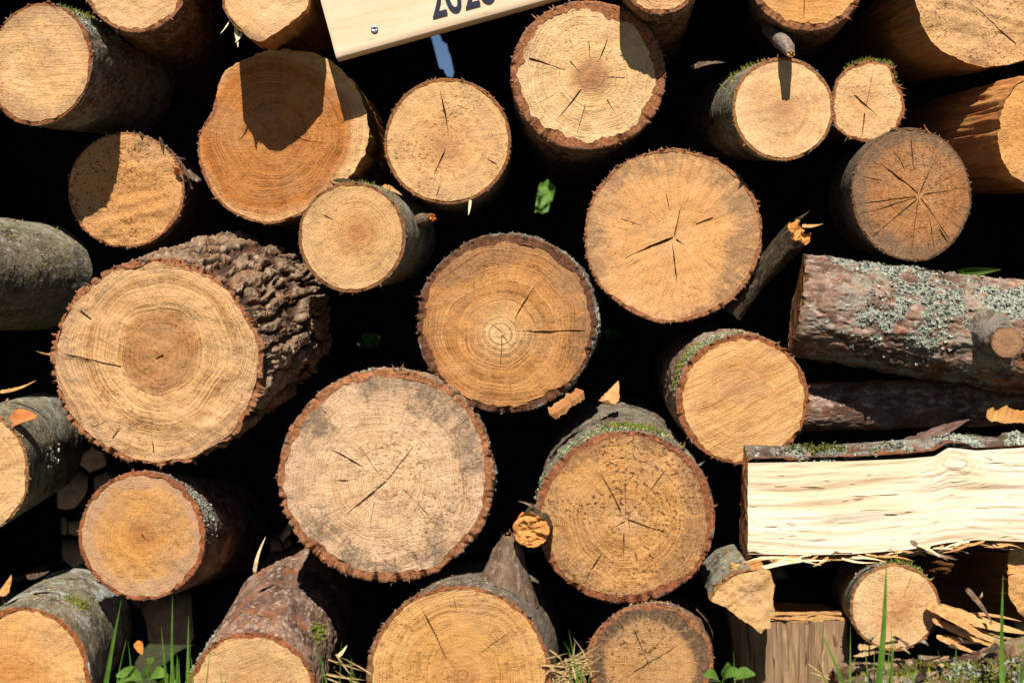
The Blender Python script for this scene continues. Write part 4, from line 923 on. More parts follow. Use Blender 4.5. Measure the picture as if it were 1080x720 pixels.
# pale split half log: riven face to the camera, bark over its back
def half_log():
    x0, x1, y0 = 789, 1180, -0.155
    s = np.linspace(0, 1, 420); PX = x0 + (x1 - x0) * s
    top = np.interp(PX, [789, 850, 900, 950, 985, 1000, 1012, 1030, 1080, 1180], [488, 487, 486, 484, 481, 472, 473, 475, 472, 468])
    bot = np.interp(PX, [789, 850, 900, 960, 1000, 1030, 1080, 1180], [584, 585, 584, 579, 572, 569, 571, 574])
    for _ in range(5): top[1:-1] = (top[:-2] + 2 * top[1:-1] + top[2:]) / 4; bot[1:-1] = (bot[:-2] + 2 * bot[1:-1] + bot[2:]) / 4
    root = thing('split_log', 'pale freshly split half log lying crosswise, bark and lichen along its top', 'log', tuple(at(985, 590, y0 + 0.04)), GROUP); base = np.array(root.location)
    nF, nB, nS = 90, 120, len(s)
    yb, yt = y0 - 0.005, y0 + 0.045     # the face leans back, up towards the sun
    PT = np.array([at(p, q, yt) for p, q in zip(PX, top)]); PB = np.array([at(p, q, yb) for p, q in zip(PX, bot)])
    # face
    f = np.linspace(0, 1, nF)
    V = PB[:, None, :] * (1 - f)[None, :, None] + PT[:, None, :] * f[None, :, None]
    nrm = np.array([0, -0.88, 0.45])
    a = np.repeat((PX - x0) * 0.00126, nF); b = np.tile(f * 0.125, nS)
    wob = (fbm(np.column_stack([a * 5, b * 10, a * 0]), 2, 5) - 0.5) * 0.02
    g1 = fbm(np.column_stack([a * 7, (b + wob) * 60, a * 0]), 3, 6) - 0.5
    g2 = fbm(np.column_stack([a * 11, (b + wob) * 220, a * 0]), 3, 7) - 0.5
    t = fbm(np.column_stack([a * 5, (b + wob) * 34, a * 0]), 2, 9) * 4; ter = np.floor(t) + sstep(0.82, 1, t - np.floor(t))
    kx, kb = (1006 - x0) * 0.00126, 0.104
    kd = np.sqrt(((a - kx) / 1.5) ** 2 + ((b - kb)) ** 2); knot = np.exp(-(kd / 0.012) ** 2) * 0.007 - np.exp(-(kd / 0.004) ** 2) * 0.004 + 0.0012 * np.sin(kd * 900) * np.exp(-(kd / 0.02) ** 2)
    edge = sstep(0, 0.03, np.tile(f, nS)) * sstep(0, 0.03, 1 - np.tile(f, nS))
    d = (g1 * 0.010 + g2 * 0.0046 + (ter - 2) * 0.0020) * edge + knot * 0.7
    # the grain sweeps round the knot
    bw = b - np.exp(-((a - kx) / 0.035) ** 2) * 0.02 * np.exp(-((b - kb) / 0.03) ** 2) * np.sign(b - kb + 0.02)
    V = V.reshape(-1, 3) + d[:, None] * nrm
    FM = split_mat((222, 205, 184), (212, 188, 158), (202, 168, 130), 21.0, fine=240, bump=0.9, contrast=0.5)
    mesh_obj('split_face', V, [grid_quads(nS, nF, False, 0)], FM, root, base, {'gc': np.column_stack([a, bw, kd * 0 + knot * 3])})
    # bark over the back: an arc from the top edge round to the bottom edge
    ph = np.linspace(0, 1, nB)
    C = (PT + PB) / 2; up = PT - PB; R = np.linalg.norm(up, axis=1) / 2
    e1 = up / np.linalg.norm(up, axis=1)[:, None]; e2 = np.cross(e1, np.array([1.0, 0, 0])); e2 *= np.sign(e2[:, 1:2])
    ang = PI * ph
    ca = np.cos(ang); sa = np.sin(ang)
    rad = R[:, None] * (1 + 0.0 * ph)[None, :]
    ins = 0.0035
    W = C[:, None, :] + rad[..., None] * (ca[None, :, None] * e1[:, None, :] + 1.15 * sa[None, :, None] * e2[:, None, :]) + (0.046 * np.exp(-((ph - 0.22) / 0.15) ** 2))[None, :, None] * np.array([0, 0, 1.0])
    aa = np.repeat((PX - x0) * 0.00126, nB); q = np.column_stack([np.tile(ca * 0.06, nS), np.tile(sa * 0.06, nS), aa])
    dd, h = bark_relief(q + 9.1, 'pine', 0.0085, 61)
    dirs = (ca[None, :, None] * e1[:, None, :] + sa[None, :, None] * e2[:, None, :]).reshape(-1, 3)
    fade = np.tile(sstep(0, 0.04, ph) * sstep(0, 0.04, 1 - ph), nS)
    VB = W.reshape(-1, 3) + dirs * ((dd + 0.002) * (0.35 + 0.65 * fade))[:, None]
    rim = np.tile(np.exp(-ph / 0.05) + np.exp(-(1 - ph) / 0.05), nS) * 0.9
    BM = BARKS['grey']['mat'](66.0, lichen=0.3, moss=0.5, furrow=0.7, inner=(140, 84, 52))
    BO = mesh_obj('bark', VB, [grid_quads(nS, nB, False, 0)], BM, root, base, {'bc': q, 'relief': h, 'rim': rim})
    # sawn end
    n = 40; ringp = np.vstack([V.reshape(nS, nF, 3)[0], VB.reshape(nS, nB, 3)[0]]); c = ringp.mean(0); K = 14
    EV = np.vstack([c + (ringp - c) * (1 - k / K) for k in range(K)] + [c[None]])
    EV[:, 0] += (fbm(EV * 160, 3, 71) - 0.5) * 0.003
    m = len(ringp); Q = grid_quads(K, m, True, 0); tri = np.column_stack([(K - 1) * m + np.arange(m), (K - 1) * m + (np.arange(m) + 1) % m, np.full(m, K * m)])
    mesh_obj('sawn_end', EV, [Q, tri], wood_mat(0.09, (196, 140, 80), (190, 134, 74), (180, 124, 66), ring=0.4, seed=6.0), root, base, {'fc': np.column_stack([EV[:, 1] - c[1] + 0.03, EV[:, 2] - c[2], EV[:, 0] * 0])})
    B = BarkSurf(); B.obj = BO; B.P = VB.reshape(nS, nB, 3); B.th = np.linspace(0, 2 * PI, nB, endpoint=False); B.t = s; B.on = np.ones(nB, bool); B.al = (PX - x0) * 0.00126
    B.fr = Frame(C[0], e1[0], e2[0], C[-1] - C[0], 1.0)
    lichen_part(B, [(30, 0.15, 9, 0.045, 620), (32, 0.34, 8, 0.06, 300), (26, 0.05, 8, 0.02, 80)], M_LICHEN, root, base, 451, 0.0034)
    moss_part(B, [(34, 0.10, 8, 0.025, 420)], M_MOSS, root, base, 452, 0.006)
    splinter('bark_flap', atb(930, 490, 0.05), atb(1022, 442, 0.02), 0.032, 0.008, bark_mat((84, 58, 48), (124, 94, 84), (150, 124, 116), (150, 92, 60), 9.0), 455, parent=root, loc=base, bend=0.05, flat=(0, -0.6, 0.8), rag=0.6)
    rn = random.Random(4)
    for i in range(16):   # torn fibres standing off the riven face
        f_ = rn.uniform(0.05, 0.95); i0 = rn.randrange(5, nS - 60); ln_ = rn.randrange(14, 55); j0 = int(f_ * (nF - 1))
        Vg = V.reshape(nS, nF, 3); splinter('loose_fibre', Vg[i0, j0] + nrm * 0.0004, Vg[i0 + ln_, min(nF - 1, j0 + rn.choice([-1, 0, 1]))] + nrm * rn.uniform(0.0005, 0.004), rn.uniform(0.0012, 0.003), 0.0012, FM if i % 3 else M_FIBRE, 800 + i, parent=root, loc=base, bend=0.01)
    for i in range(34):
        x = rn.uniform(795, 1075); y = float(np.interp(x, [795, 900, 960, 1000, 1030, 1080], [586, 586, 581, 574, 571, 573]))
        splinter('loose_fibre', atb(x, y + rn.uniform(-2, 3), -0.015), atb(x + rn.choice([-1, 1]) * rn.uniform(15, 40), y + rn.uniform(3, 12), -0.02 + rn.uniform(0, 0.03)), rn.uniform(0.002, 0.005), 0.002, M_FIBRE_DARK if i % 3 else M_FIBRE, 460 + i, parent=root, loc=base)
    return root
half_log()

# wood and splinters in the right-hand gaps
splinter('split_stick', atb(1040, 436, 0.06), atb(1120, 446, 0.05), 0.026, 0.02, split_mat((226, 172, 104), (196, 134, 72), (160, 100, 54), 31.0), 480, 'short tan split stick at the edge, between lichened log and split log', 'stick', bend=0.02)
def sp(a, ya, b, yb, w, t, m, seed, label, group=None, cat='splinter', name='wood_splinter', **k): splinter(name, atb(*a, ya), atb(*b, yb), w, t, m, seed, label, cat, group, **k)
sp((794, 601), -0.035, (876, 591), -0.045, 0.0075, 0.003, M_FIBRE, 500, 'long white splinter under the pale split log, lower of the crossed pair', 'loose white splinters')
sp((800, 588), -0.03, (866, 596), -0.05, 0.005, 0.003, M_FIBRE, 501, 'white splinter under the pale split log, upper of the crossed pair', 'loose white splinters')
SL1 = split_mat((214, 166, 108), (190, 138, 84), (160, 110, 64), 33.0)
GS = 'split slivers heaped beside the small round log'
sp((985, 640), 0.02, (1085, 668), -0.02, 0.030, 0.008, SL1, 510, 'widest pale sliver at the top of the sliver heap', GS, bend=0.02)
sp((978, 636), 0.0, (1048, 678), -0.05, 0.016, 0.007, M_FIBRE_DARK, 511, 'tan sliver slanting down across the front of the sliver heap', GS, bend=0.02)
sp((984, 652), 0.0, (1070, 688), -0.03, 0.012, 0.006, SL1, 512, 'narrow tan sliver lowest in the sliver heap', GS, bend=0.03)
sp((1020, 620), 0.01, (1048, 658), -0.03, 0.008, 0.005, BK_GREY, 513, 'dark bark strip leaning down on the sliver heap', GS, bend=0.03)
sp((1010, 662), 0.0, (1090, 690), -0.03, 0.010, 0.006, M_STRAW, 514, 'greyish sliver underneath the sliver heap', GS, bend=0.02)
sp((1034, 630), 0.0, (1036, 624), -0.01, 0.004, 0.002, M_FIBRE, 515, 'tiny white chip standing on the sliver heap', GS)
rh = random.Random(8)
for q_ in range(9):
    xa = rh.uniform(985, 1030); ya = rh.uniform(636, 672); L_ = rh.uniform(40, 75)
    sp((xa, ya), rh.uniform(-0.01, 0.02), (xa + L_, ya + rh.uniform(6, 24)), rh.uniform(-0.04, 0.0), rh.uniform(0.004, 0.011), 0.004, (SL1, M_STRAW, M_FIBRE_DARK)[q_ % 3], 530 + q_, 'thin tan sliver lying in the sliver heap beside the small round log', GS, bend=0.03)
sp((960, 570), -0.02, (1010, 590), -0.03, 0.010, 0.004, BK_GREY, 516, 'grey bark strip hanging under the pale split log', 'loose strips under the split log')
sp((968, 574), -0.025, (992, 587), -0.04, 0.006, 0.003, M_FIBRE, 517, 'pale splinter hanging under the pale split log, above the small round log', 'loose strips under the split log')
sp((640, 424), 0.06, (652, 402), 0.09, 0.024, 0.010, SL1, 518, 'tan stub of split wood poking out above the speckled log', None, 'stick', 'split_stick')
sp((268, 604), 0.06, (280, 566), 0.03, 0.007, 0.004, M_FIBRE, 519, 'pale upright splinter in the dark gap beside the stained log')
sp((356, 692), -0.02, (366, 680), -0.02, 0.005, 0.003, M_FIBRE, 520, 'white splinter beside the flaky bark log in the bottom row')
sp((0, 628), -0.05, (12, 606), -0.03, 0.012, 0.005, M_FIBRE_DARK, 521, 'tan chip lying on the white-blotched log', None, 'chip', 'wood_chip')
sp((28, 608), -0.02, (52, 602), -0.01, 0.010, 0.006, BK_GREY, 522, 'grey bark crumb on top of the white-blotched log', None, 'bark', 'bark_scrap')
sp((0, 413), 0.05, (38, 401), 0.04, 0.008, 0.004, M_FIBRE_DARK, 523, 'brown dry strip on top of the smooth grey log', None, 'bark', 'bark_scrap')
sp((930, 166), 0.03, (980, 140), 0.03, 0.006, 0.004, M_FIBRE_DARK, 524, 'orange bark chip on top of the cracked brown log', None, 'bark', 'bark_scrap') if False else None
sp((982, 143), 0.05, (974, 130), 0.04, 0.006, 0.004, TORN, 524, 'orange bark chip on top of the cracked brown log', None, 'bark', 'bark_scrap')
sp((728, 72), 0.06, (764, 66), 0.05, 0.012, 0.008, BK_GREY, 525, 'crumpled bark scrap beside the log with the grey twig', None, 'bark', 'bark_scrap')
sp((352, 190), 0.06, (402, 203), 0.05, 0.008, 0.006, BK_DARK, 526, 'mossy bark strip on the pale ringed log with grey bark', None, 'bark', 'bark_scrap')
sp((404, 196), 0.05, (424, 206), 0.05, 0.010, 0.006, SL1, 527, 'pale chip wedged on the ringed log under the round tan log', None, 'chip', 'wood_chip')
sp((145, 676), -0.04, (150, 690), -0.05, 0.010, 0.005, TORN, 528, 'curled orange bark chip near the grass in the bottom row', None, 'bark', 'bark_scrap')

# twigs and branches
rt = thing('broken_branch', 'thin dark broken branch leaning in the gap beside the forked-crack log', 'branch', tuple(atb(778, 326, 0.10)))
tube('bark', [atb(772, 332, 0.12), atb(800, 292, 0.09), atb(826, 262, 0.06), atb(842, 246, 0.035)], [0.014, 0.0155, 0.018, 0.0195], BK_DARK, rt, rt.location, 601, 56, 70, 'rough', 0.003, split_mat((222, 160, 82), (186, 120, 54), (150, 92, 42), 41.0, fine=420), jag=0.016)
splinter('loose_fibre', atb(846, 238, 0.03), atb(868, 236, 0.015), 0.008, 0.005, M_FIBRE_DARK, 602, parent=rt, loc=rt.location)
splinter('loose_fibre', atb(838, 232, 0.05), atb(854, 222, 0.05), 0.006, 0.003, BK_DARK, 603, parent=rt, loc=rt.location)
rt = thing('twig', 'short grey twig stub lying on top of the pale log with green bark', 'twig', tuple(atb(828, 58, -0.01)))
tube('bark', [atb(812, 30, 0.12), atb(822, 42, 0.04), atb(831, 50, -0.045), atb(834, 57, -0.068)], [0.012, 0.011, 0.009, 0.005], bark_mat((96, 82, 74), (136, 120, 110), (172, 158, 146), (190, 150, 110), 6.1), rt, rt.location, 605, 40, 40, 'rough', 0.0016, M_FIBRE_DARK, jag=0.003)

# upright block
def block():
    y0 = -0.16; pxm = m_per_px(y0)
    A = at(784, 657, y0); top = A[2]; zs = np.linspace(0.0, 1, 90); H = top + 0.03
    outl = np.array([[0, 0], [0.03, -0.006], [0.065, -0.012], [0.10, -0.010], [0.136, 0.0], [0.142, 0.05], [0.13, 0.105], [0.08, 0.125], [0.03, 0.12], [-0.004, 0.06]])
    outl = outl - outl.mean(0); N = 300; th = np.linspace(0, 2 * PI, N, endpoint=False); r = polar_from_polygon(outl, th)
    r = np.convolve(np.concatenate([r[-3:], r, r[:3]]), np.ones(7) / 7, 'valid')
    cx, cy = A[0] + 0.068, y0 + 0.062
    root = thing('wood_block', 'upright weathered block of split wood with a flat sawn top, under the quarter log', 'log', (cx, cy, -0.01), GROUP); base = np.array(root.location)
    t = np.repeat(zs, N); C = np.tile(np.cos(th), 90); S = np.tile(np.sin(th), 90); R = np.tile(r, 90); arc = np.tile(th * 0.07, 90)
    q = np.column_stack([C * R * 130, S * R * 130, t * H * 8])
    d = (fbm(q * 0.5, 4, 81) - 0.5) * 0.030 + (fbm(q, 4, 84) - 0.5) * 0.014 + (fbm(q * np.array([3, 3, 2.0]), 3, 82) - 0.5) * 0.004
    d -= 0.012 * sstep(0.64, 0.72, fbm(q * np.array([0.9, 0.9, 0.35]) + 7, 3, 85))
    V = np.column_stack([cx + C * (R + d), cy + S * (R + d), top - t * H])
    m = split_mat((178, 142, 106), (142, 114, 88), (104, 86, 70), 51.0, fine=240, bump=0.9)
    mesh_obj('side', V, [grid_quads(90, N, True)], m, root, base, {'gc': np.column_stack([t * H, arc, d * 4])})
    K = 16; ring = V[:N]; c = ring.mean(0); TV = np.vstack([c + (ring - c) * (1 - k / K) for k in range(K)] + [c[None]])
    TV[:, 2] += (fbm(TV * 120, 3, 83) - 0.5) * 0.004 + 0.0004
    Q = grid_quads(K, N, True); tri = np.column_stack([(K - 1) * N + np.arange(N), (K - 1) * N + (np.arange(N) + 1) % N, np.full(N, K * N)])
    mesh_obj('sawn_top', TV, [Q, tri], split_mat((206, 158, 102), (180, 128, 78), (150, 104, 64), 52.0, fine=160), root, base, {'gc': np.column_stack([TV[:, 0], TV[:, 1], TV[:, 0] * 0])})
block()

# dry leaf on the smooth grey log
def leaf_mesh(c, u, n, L, W, curl, rnd, nx=9, ny=5):
    """one leaf blade as a small curved grid: c base, u length axis, n normal"""
    u = u / np.linalg.norm(u); n = n - u * (n @ u); n /= np.linalg.norm(n); s = np.cross(u, n); V = []
    for i in range(nx):
        t = i / (nx - 1); w = W * (math.sin(PI * min(1, t * 0.92 + 0.04)) ** 0.75) * (1 - 0.25 * t)
        for j in range(ny):
            v = (j / (ny - 1) - 0.5) * 2
            V.append(c + u * L * t + s * w * 0.5 * v + n * (curl * L * (t - t * t) * 1.2 + abs(v) * w * 0.25 + rnd.normal(0, 0.012) * L))
    return np.array(V), grid_quads(nx, ny, False)
rn = np.random.default_rng(3)
V1, Q1 = leaf_mesh(atb(8, 452, -0.02), np.array([0.9, -0.1, 0.35]), np.array([0.1, -0.7, 0.7]), 0.042, 0.030, 0.5, rn)
bl = V1.mean(0)
o = mesh_obj('dried_leaf', V1, [Q1], simple_mat('dry_leaf', (206, 120, 60), (232, 160, 96), 60, 0.7, trans=(220, 130, 60)), None, tuple(bl))
tag(o, 'curled orange dried leaf lying on the rim of the smooth grey log', 'leaf')
sm = o.modifiers.new('thickness', 'SOLIDIFY'); sm.thickness = 0.0006

# ------------------------------------------------------------------ signboard
def sign():
    y0 = 0.055; px = m_per_px(y0); th = 0.026
    c = at(355, 62, y0); an = math.atan2(62, 225)
    eu = np.array([math.cos(an), 0, math.sin(an)]); ev = np.array([-math.sin(an), 0, math.cos(an)])
    Wd, Hd = 0.62, 0.17
    root = thing('signboard', 'tilted pale planed board with dark painted numerals, on the pile', 'sign', tuple(c)); base = np.array(root.location)
    nx, nz = 60, 18; V = []; gc = []
    # planed board: bevelled box built as rings round its length
    prof = []; b = 0.002
    for (p, q) in ((b, 0), (Hd - b, 0), (Hd, b), (Hd, th - b), (Hd - b, th), (b, th), (0, th - b), (0, b)): prof.append((p, q))
    P = []
    for i in range(len(prof)):
        a0 = np.array(prof[i]); a1 = np.array(prof[(i + 1) % len(prof)]); n = max(1, int(np.linalg.norm(a1 - a0) / 0.008))
        for k in range(n): P.append(a0 + (a1 - a0) * k / n)
    P = np.array(P); m = len(P); X = np.linspace(0, Wd, nx)
    for x in X:
        for p, q in P:
            V.append(c + eu * x + ev * p + np.array([0, q, 0])); gc.append((x, p, q))
    V = np.array(V); gc = np.array(gc)
    V += (fbm(V * np.array([6, 60, 30]), 3, 91)[:, None] - 0.5) * 0.0010
    n0 = len(V); V = np.vstack([V, V[:m].mean(0)[None], V[n0 - m:].mean(0)[None]]); gc = np.vstack([gc, gc[:1], gc[-1:]])
    i = np.arange(m)
    t0 = np.column_stack([i, (i + 1) % m, np.full(m, n0)]); t1 = np.column_stack([n0 - m + i, n0 - m + (i + 1) % m, np.full(m, n0 + 1)])
    mesh_obj('board', V, [grid_quads(nx, m, True), t0, t1], split_mat((236, 208, 178), (230, 198, 164), (226, 190, 152), 61.0, fine=160, bump=0.12, contrast=0.35), root, base, {'gc': gc})
    # painted numerals
    cu = bpy.data.curves.new('numerals', 'FONT'); cu.body = '2026'; cu.size = 46 * px / 0.69; cu.extrude = 0.0004; cu.offset = 0.0012; cu.space_character = 1.02
    to = bpy.data.objects.new('numerals', cu); COL.objects.link(to)
    dg = bpy.context.evaluated_depsgraph_get(); me = bpy.data.meshes.new_from_object(to.evaluated_get(dg)); COL.objects.unlink(to); bpy.data.objects.remove(to)
    co = np.zeros(len(me.vertices) * 3); me.vertices.foreach_get('co', co); co = co.reshape(-1, 3)
    co *= 70 * px / (co[:, 0].max() - co[:, 0].min()); co[:, 2] *= 0.3
    co[:, 1] *= 1.35
    o0 = at(456, 19.5, y0) - c; o0 = np.array([o0[0], -0.0022, o0[2]])
    W = o0 + co[:, :1] * eu + co[:, 1:2] * ev + co[:, 2:3] * np.array([0, -1.0, 0])
    me.vertices.foreach_set('co', W.ravel().astype(np.float32)); me.update()
    me.materials.clear(); me.materials.append(simple_mat('dark_blue_paint', (24, 28, 52), (34, 38, 64), 300, 0.6))
    o = bpy.data.objects.new('numerals', me); COL.objects.link(o); o.parent = root
    # screw: domed head with a crossed recess
    sc = at(395, 31, y0 - 0.001); V = []; K = 24
    for (rr, zz) in ((0.0052, 0.0), (0.0050, -0.0012), (0.0036, -0.0020), (0.0030, -0.0012), (0.0012, -0.0008)):
        for k in range(K):
            a = 2 * PI * k / K; cross = 1.0 if rr > 0.0033 else (1.15 if k % 6 < 2 else 0.55)
            V.append(sc + np.array([math.cos(a) * rr * cross, zz, math.sin(a) * rr * cross]))
    V.append(sc + np.array([0, 0.0004, 0])); V = np.array(V); i = np.arange(K)
    ms = bpy.data.materials.new('zinc'); ms.use_nodes = True; pb = ms.node_tree.nodes['Principled BSDF']; pb.inputs['Metallic'].default_value = 1; pb.inputs['Roughness'].default_value = 0.4; pb.inputs['Base Color'].default_value = (0.35, 0.38, 0.42, 1)
    mesh_obj('screw', V, [grid_quads(5, K, True), np.column_stack([4 * K + i, 4 * K + (i + 1) % K, np.full(K, 5 * K)])], ms, root, base)
sign()

# ------------------------------------------------------------------ ground, grass, weeds
def ground():
    xs = np.concatenate([np.linspace(-60, -3, 24), np.linspace(-2.8, 2.8, 90), np.linspace(3, 60, 24)]); ys = np.concatenate([np.linspace(-6, -1.6, 16), np.linspace(-1.5, 2, 60), np.linspace(2.3, 120, 40)])
    X, Y = np.meshgrid(xs, ys, indexing='xy'); q = np.column_stack([X.ravel() * 3, Y.ravel() * 3, X.ravel() * 0])
    Z = (fbm(q, 4, 3) - 0.6) * 0.05
    T = NT('soil_and_turf'); co = T.n('ShaderNodeTexCoord').outputs['Object']
    n = T.noise(co, 3.0, 6.0, 0.65); n2 = T.noise(co, 60.0, 4.0, 0.65)
    c = T.mix(T.rng(n, 0.4, 0.6), (0.045, 0.032, 0.02, 1), (0.035, 0.055, 0.015, 1)); c = T.mix(T.rng(n2, 0.4, 0.7, 0, 0.6), c, (0.09, 0.07, 0.04, 1))
    m = T.finish(c, 0.95, n2, 0.8, 0.01)
    o = mesh_obj('ground', np.column_stack([X.ravel(), Y.ravel(), Z.ravel()]), [grid_quads(len(ys), len(xs), False)], m); o['kind'] = 'structure'
ground()
M_GRASS = simple_mat('grass_blade', (84, 128, 40), (132, 168, 70), 30, 0.55, trans=(110, 160, 40), k=0.75)
def blade(V, T, base, tip, w, bend, rnd, n=12):
    base = np.array(base, float); tip = np.array(tip, float); d = tip - base; L = np.linalg.norm(d); d /= L
    s = np.cross(d, rnd.normal(0, 1, 3) * np.array([0.25, 0, 0.1]) + np.array([0, -1.0, 0])); s /= np.linalg.norm(s); nn = np.cross(s, d); b0 = len(V)
    for i in range(n):
        t = i / (n - 1); c = base + d * L * t + bend * np.array([1.0, 0, 0]) * (math.sin(PI * t)) ; ww = w * (1 - t ** 2.2) * (0.7 + 0.3 * min(1, t * 4)) + 0.0002
        V += [c - s * ww * 0.5 + nn * ww * 0.12, c - nn * ww * 0.12, c + s * ww * 0.5 + nn * ww * 0.12]
    for i in range(n - 1):
        a = b0 + 3 * i; T += [(a, a + 1, a + 4, a + 3), (a + 1, a + 2, a + 5, a + 4)]
def grass():
    V = []; T = []; rnd = np.random.default_rng(12)
    spec = [(106, 730, 128, 632, 8, -0.004, -0.16), (192, 740, 182, 628, 6, -0.006, -0.14), (196, 730, 199, 648, 5, 0.0, -0.13), (192, 740, 170, 660, 6, -0.006, -0.12), (186, 740, 187, 690, 8, 0, -0.15), (140, 730, 135, 676, 4, 0.004, -0.1),
            (606, 740, 600, 682, 3, 0, -0.15), (612, 740, 613, 690, 3, 0, -0.14), (618, 740, 600, 664, 3, 0.002, -0.14), (584, 730, 586, 700, 4, 0, -0.14), (600, 740, 612, 686, 3, 0, -0.12),
            (905, 745, 935, 585, 11, 0.010, -0.18), (936, 745, 940, 660, 5, 0.003, -0.16), (930, 750, 944, 668, 5, 0, -0.14), (898, 760, 858, 650, 7, 0.016, -0.15), (896, 745, 897, 660, 4, 0, -0.13), (922, 745, 922, 682, 3, 0, -0.15), (888, 745, 860, 690, 5, 0.004, -0.12), (948, 740, 970, 690, 4, 0, -0.13),
            (1070, 750, 1058, 606, 8, -0.008, -0.17), (1066, 750, 1090, 660, 7, -0.004, -0.17), (1078, 750, 1076, 690, 6, 0, -0.16), (956, 745, 954, 700, 3, 0, -0.12), (776, 740, 786, 706, 4, 0, -0.14), (860, 740, 858, 704, 3, 0, -0.13), (1000, 745, 1004, 706, 4, 0, -0.14), (366, 745, 372, 704, 3, 0, -0.12), (240, 745, 232, 700, 3, 0, -0.2)]
    for (bx, by, tx, ty, w, bend, y) in spec:
        y -= 0.22
        s = m_per_px(y); base = at(bx, by, y); tip = at(tx, ty, y + rnd.uniform(-0.02, 0.02)); d = tip - base
        base = base - d * ((base[2] + 0.01) / max(d[2], 0.02)) * np.array([0.4, 0.4, 1.0]); base[2] = -0.01
        blade(V, T, base, tip, w * s, bend, rnd)
    for _ in range(46):
        bx = rnd.choice([120, 185, 205, 360, 600, 615, 770, 880, 920, 960, 1010, 1065]) + rnd.normal(0, 12); y = rnd.uniform(-0.45, -0.32)
        base = at(bx, 760, y); base[2] = -0.01; tip = at(bx + rnd.normal(0, 22), rnd.uniform(672, 716), y + rnd.uniform(-0.03, 0.03))
        blade(V, T, base, tip, rnd.uniform(0.0018, 0.005), rnd.normal(0, 0.012), rnd)
    for _ in range(2600):
        y = rnd.uniform(-1.0, -0.3); x = rnd.uniform(-1.3, 1.3); h = rnd.uniform(0.02, 0.075) * (1 if y > -0.5 else 0.8)
        blade(V, T, (x, y, -0.02), (x + rnd.normal(0, 0.02), y + rnd.normal(0, 0.02), h), rnd.uniform(0.002, 0.005), rnd.normal(0, 0.004), rnd, 5)
    o = mesh_obj('grass', np.array(V), [np.array(T)], M_GRASS); o['kind'] = 'stuff'; o['label'] = 'loose green grass growing in front of the logs'
grass()
M_LEAF = simple_mat('leaf_green', (100, 140, 52), (142, 176, 84), 50, 0.5, trans=(130, 180, 50), k=0.75)
def weed(px, py, y, label, leaves, name='weed', size=0.03):
    y -= 0.2; rnd = np.random.default_rng(int(px)); base = at(px, 760, y); base[2] = 0.0
    root = thing(name, label, 'plant', tuple(base)); V = []; Q = []; SV = []; SQ = []
    for (lx, ly, ax, az, L) in leaves:
        c = at(lx, ly, y + rnd.uniform(-0.01, 0.01)); v, q = leaf_mesh(c, np.array([ax, -0.5, az]), np.array([0, -0.6, 0.8]), L, L * 0.8, 0.3, rnd)
        Q.append(q + sum(len(a) for a in V)); V.append(v)
        blade(SV, SQ, base + rnd.normal(0, 0.004, 3) * np.array([1, 1, 0]), c, 0.0025, 0.002, rnd, 6)
    mesh_obj('leaves', np.vstack(V), Q, M_LEAF, root, base); mesh_obj('stem', np.array(SV), [np.array(SQ)], M_GRASS, root, base)
weed(156, 712, -0.12, 'small green leafy weed at the foot of the white-blotched log', [(158, 716, 0.6, 0.2, 0.030), (150, 718, -0.6, 0.25, 0.032), (158, 712, 0.3, 0.7, 0.028), (146, 724, -0.4, 0.1, 0.03), (166, 722, 0.8, 0.0, 0.03)])
weed(766, 716, -0.10, 'small green leafy weed between the brown log and the upright block', [(764, 716, 0.5, 0.3, 0.026), (758, 718, -0.6, 0.3, 0.026), (774, 717, 0.7, 0.3, 0.028), (766, 712, 0.0, 0.7, 0.022)])
# straw between the bottom logs
def straw():
    V = []; T = []; rnd = np.random.default_rng(5)
    for _ in range(170):
        cx, cy = rnd.choice([598, 606, 612, 370, 880, 1010], p=[.3, .2, .2, .1, .1, .1]) + rnd.normal(0, 9), rnd.uniform(690, 760)
        p = at(cx, cy, rnd.uniform(-0.32, -0.18)); a = rnd.normal(0, 1, 3) * np.array([1, 0.5, 0.4]); a /= np.linalg.norm(a)
        blade(V, T, p - a * 0.022, p + a * rnd.uniform(0.01, 0.028), rnd.uniform(0.0015, 0.0035), rnd.normal(0, 0.002), rnd, 4)
    o = mesh_obj('straw_litter', np.array(V), [np.array(T)], M_STRAW, smooth=False); o['kind'] = 'stuff'; o['label'] = 'dry straw and bark litter between the bottom logs'
straw()

def litter():
    rnd = np.random.default_rng(31); V = []; T = []
    for lab, B in SURF:
        if B.fr.O[2] > HC + 0.02: n = 14
        else: n = 46
        for p, nr in patch_points(B, 90, 0.05, 28, 0.05, n, rnd):
            if nr[2] < 0.35: continue
            a = rnd.normal(0, 1, 3); a -= nr * (a @ nr); a /= np.linalg.norm(a); b = np.cross(nr, a); L = rnd.uniform(0.002, 0.008); w = L * rnd.uniform(0.15, 0.6); h = rnd.uniform(0.0006, 0.002)
            c = p + nr * 0.0006; k = len(V)
            V += [c - a * L * 0.5, c + b * w * 0.5 + nr * h * 0.3, c + a * L * 0.5 + nr * h * rnd.uniform(0, 1.2), c - b * w * 0.5, c + nr * h]
            T += [(k, k + 1, k + 4), (k + 1, k + 2, k + 4), (k + 2, k + 3, k + 4), (k + 3, k, k + 4)]
    o = mesh_obj('wood_crumbs', np.array(V), [np.array(T)], simple_mat('crumbs', (150, 108, 66), (222, 176, 118), 90, 0.9), smooth=False); o['kind'] = 'stuff'; o['label'] = 'sawdust crumbs and bark chips lying on the logs'
litter()

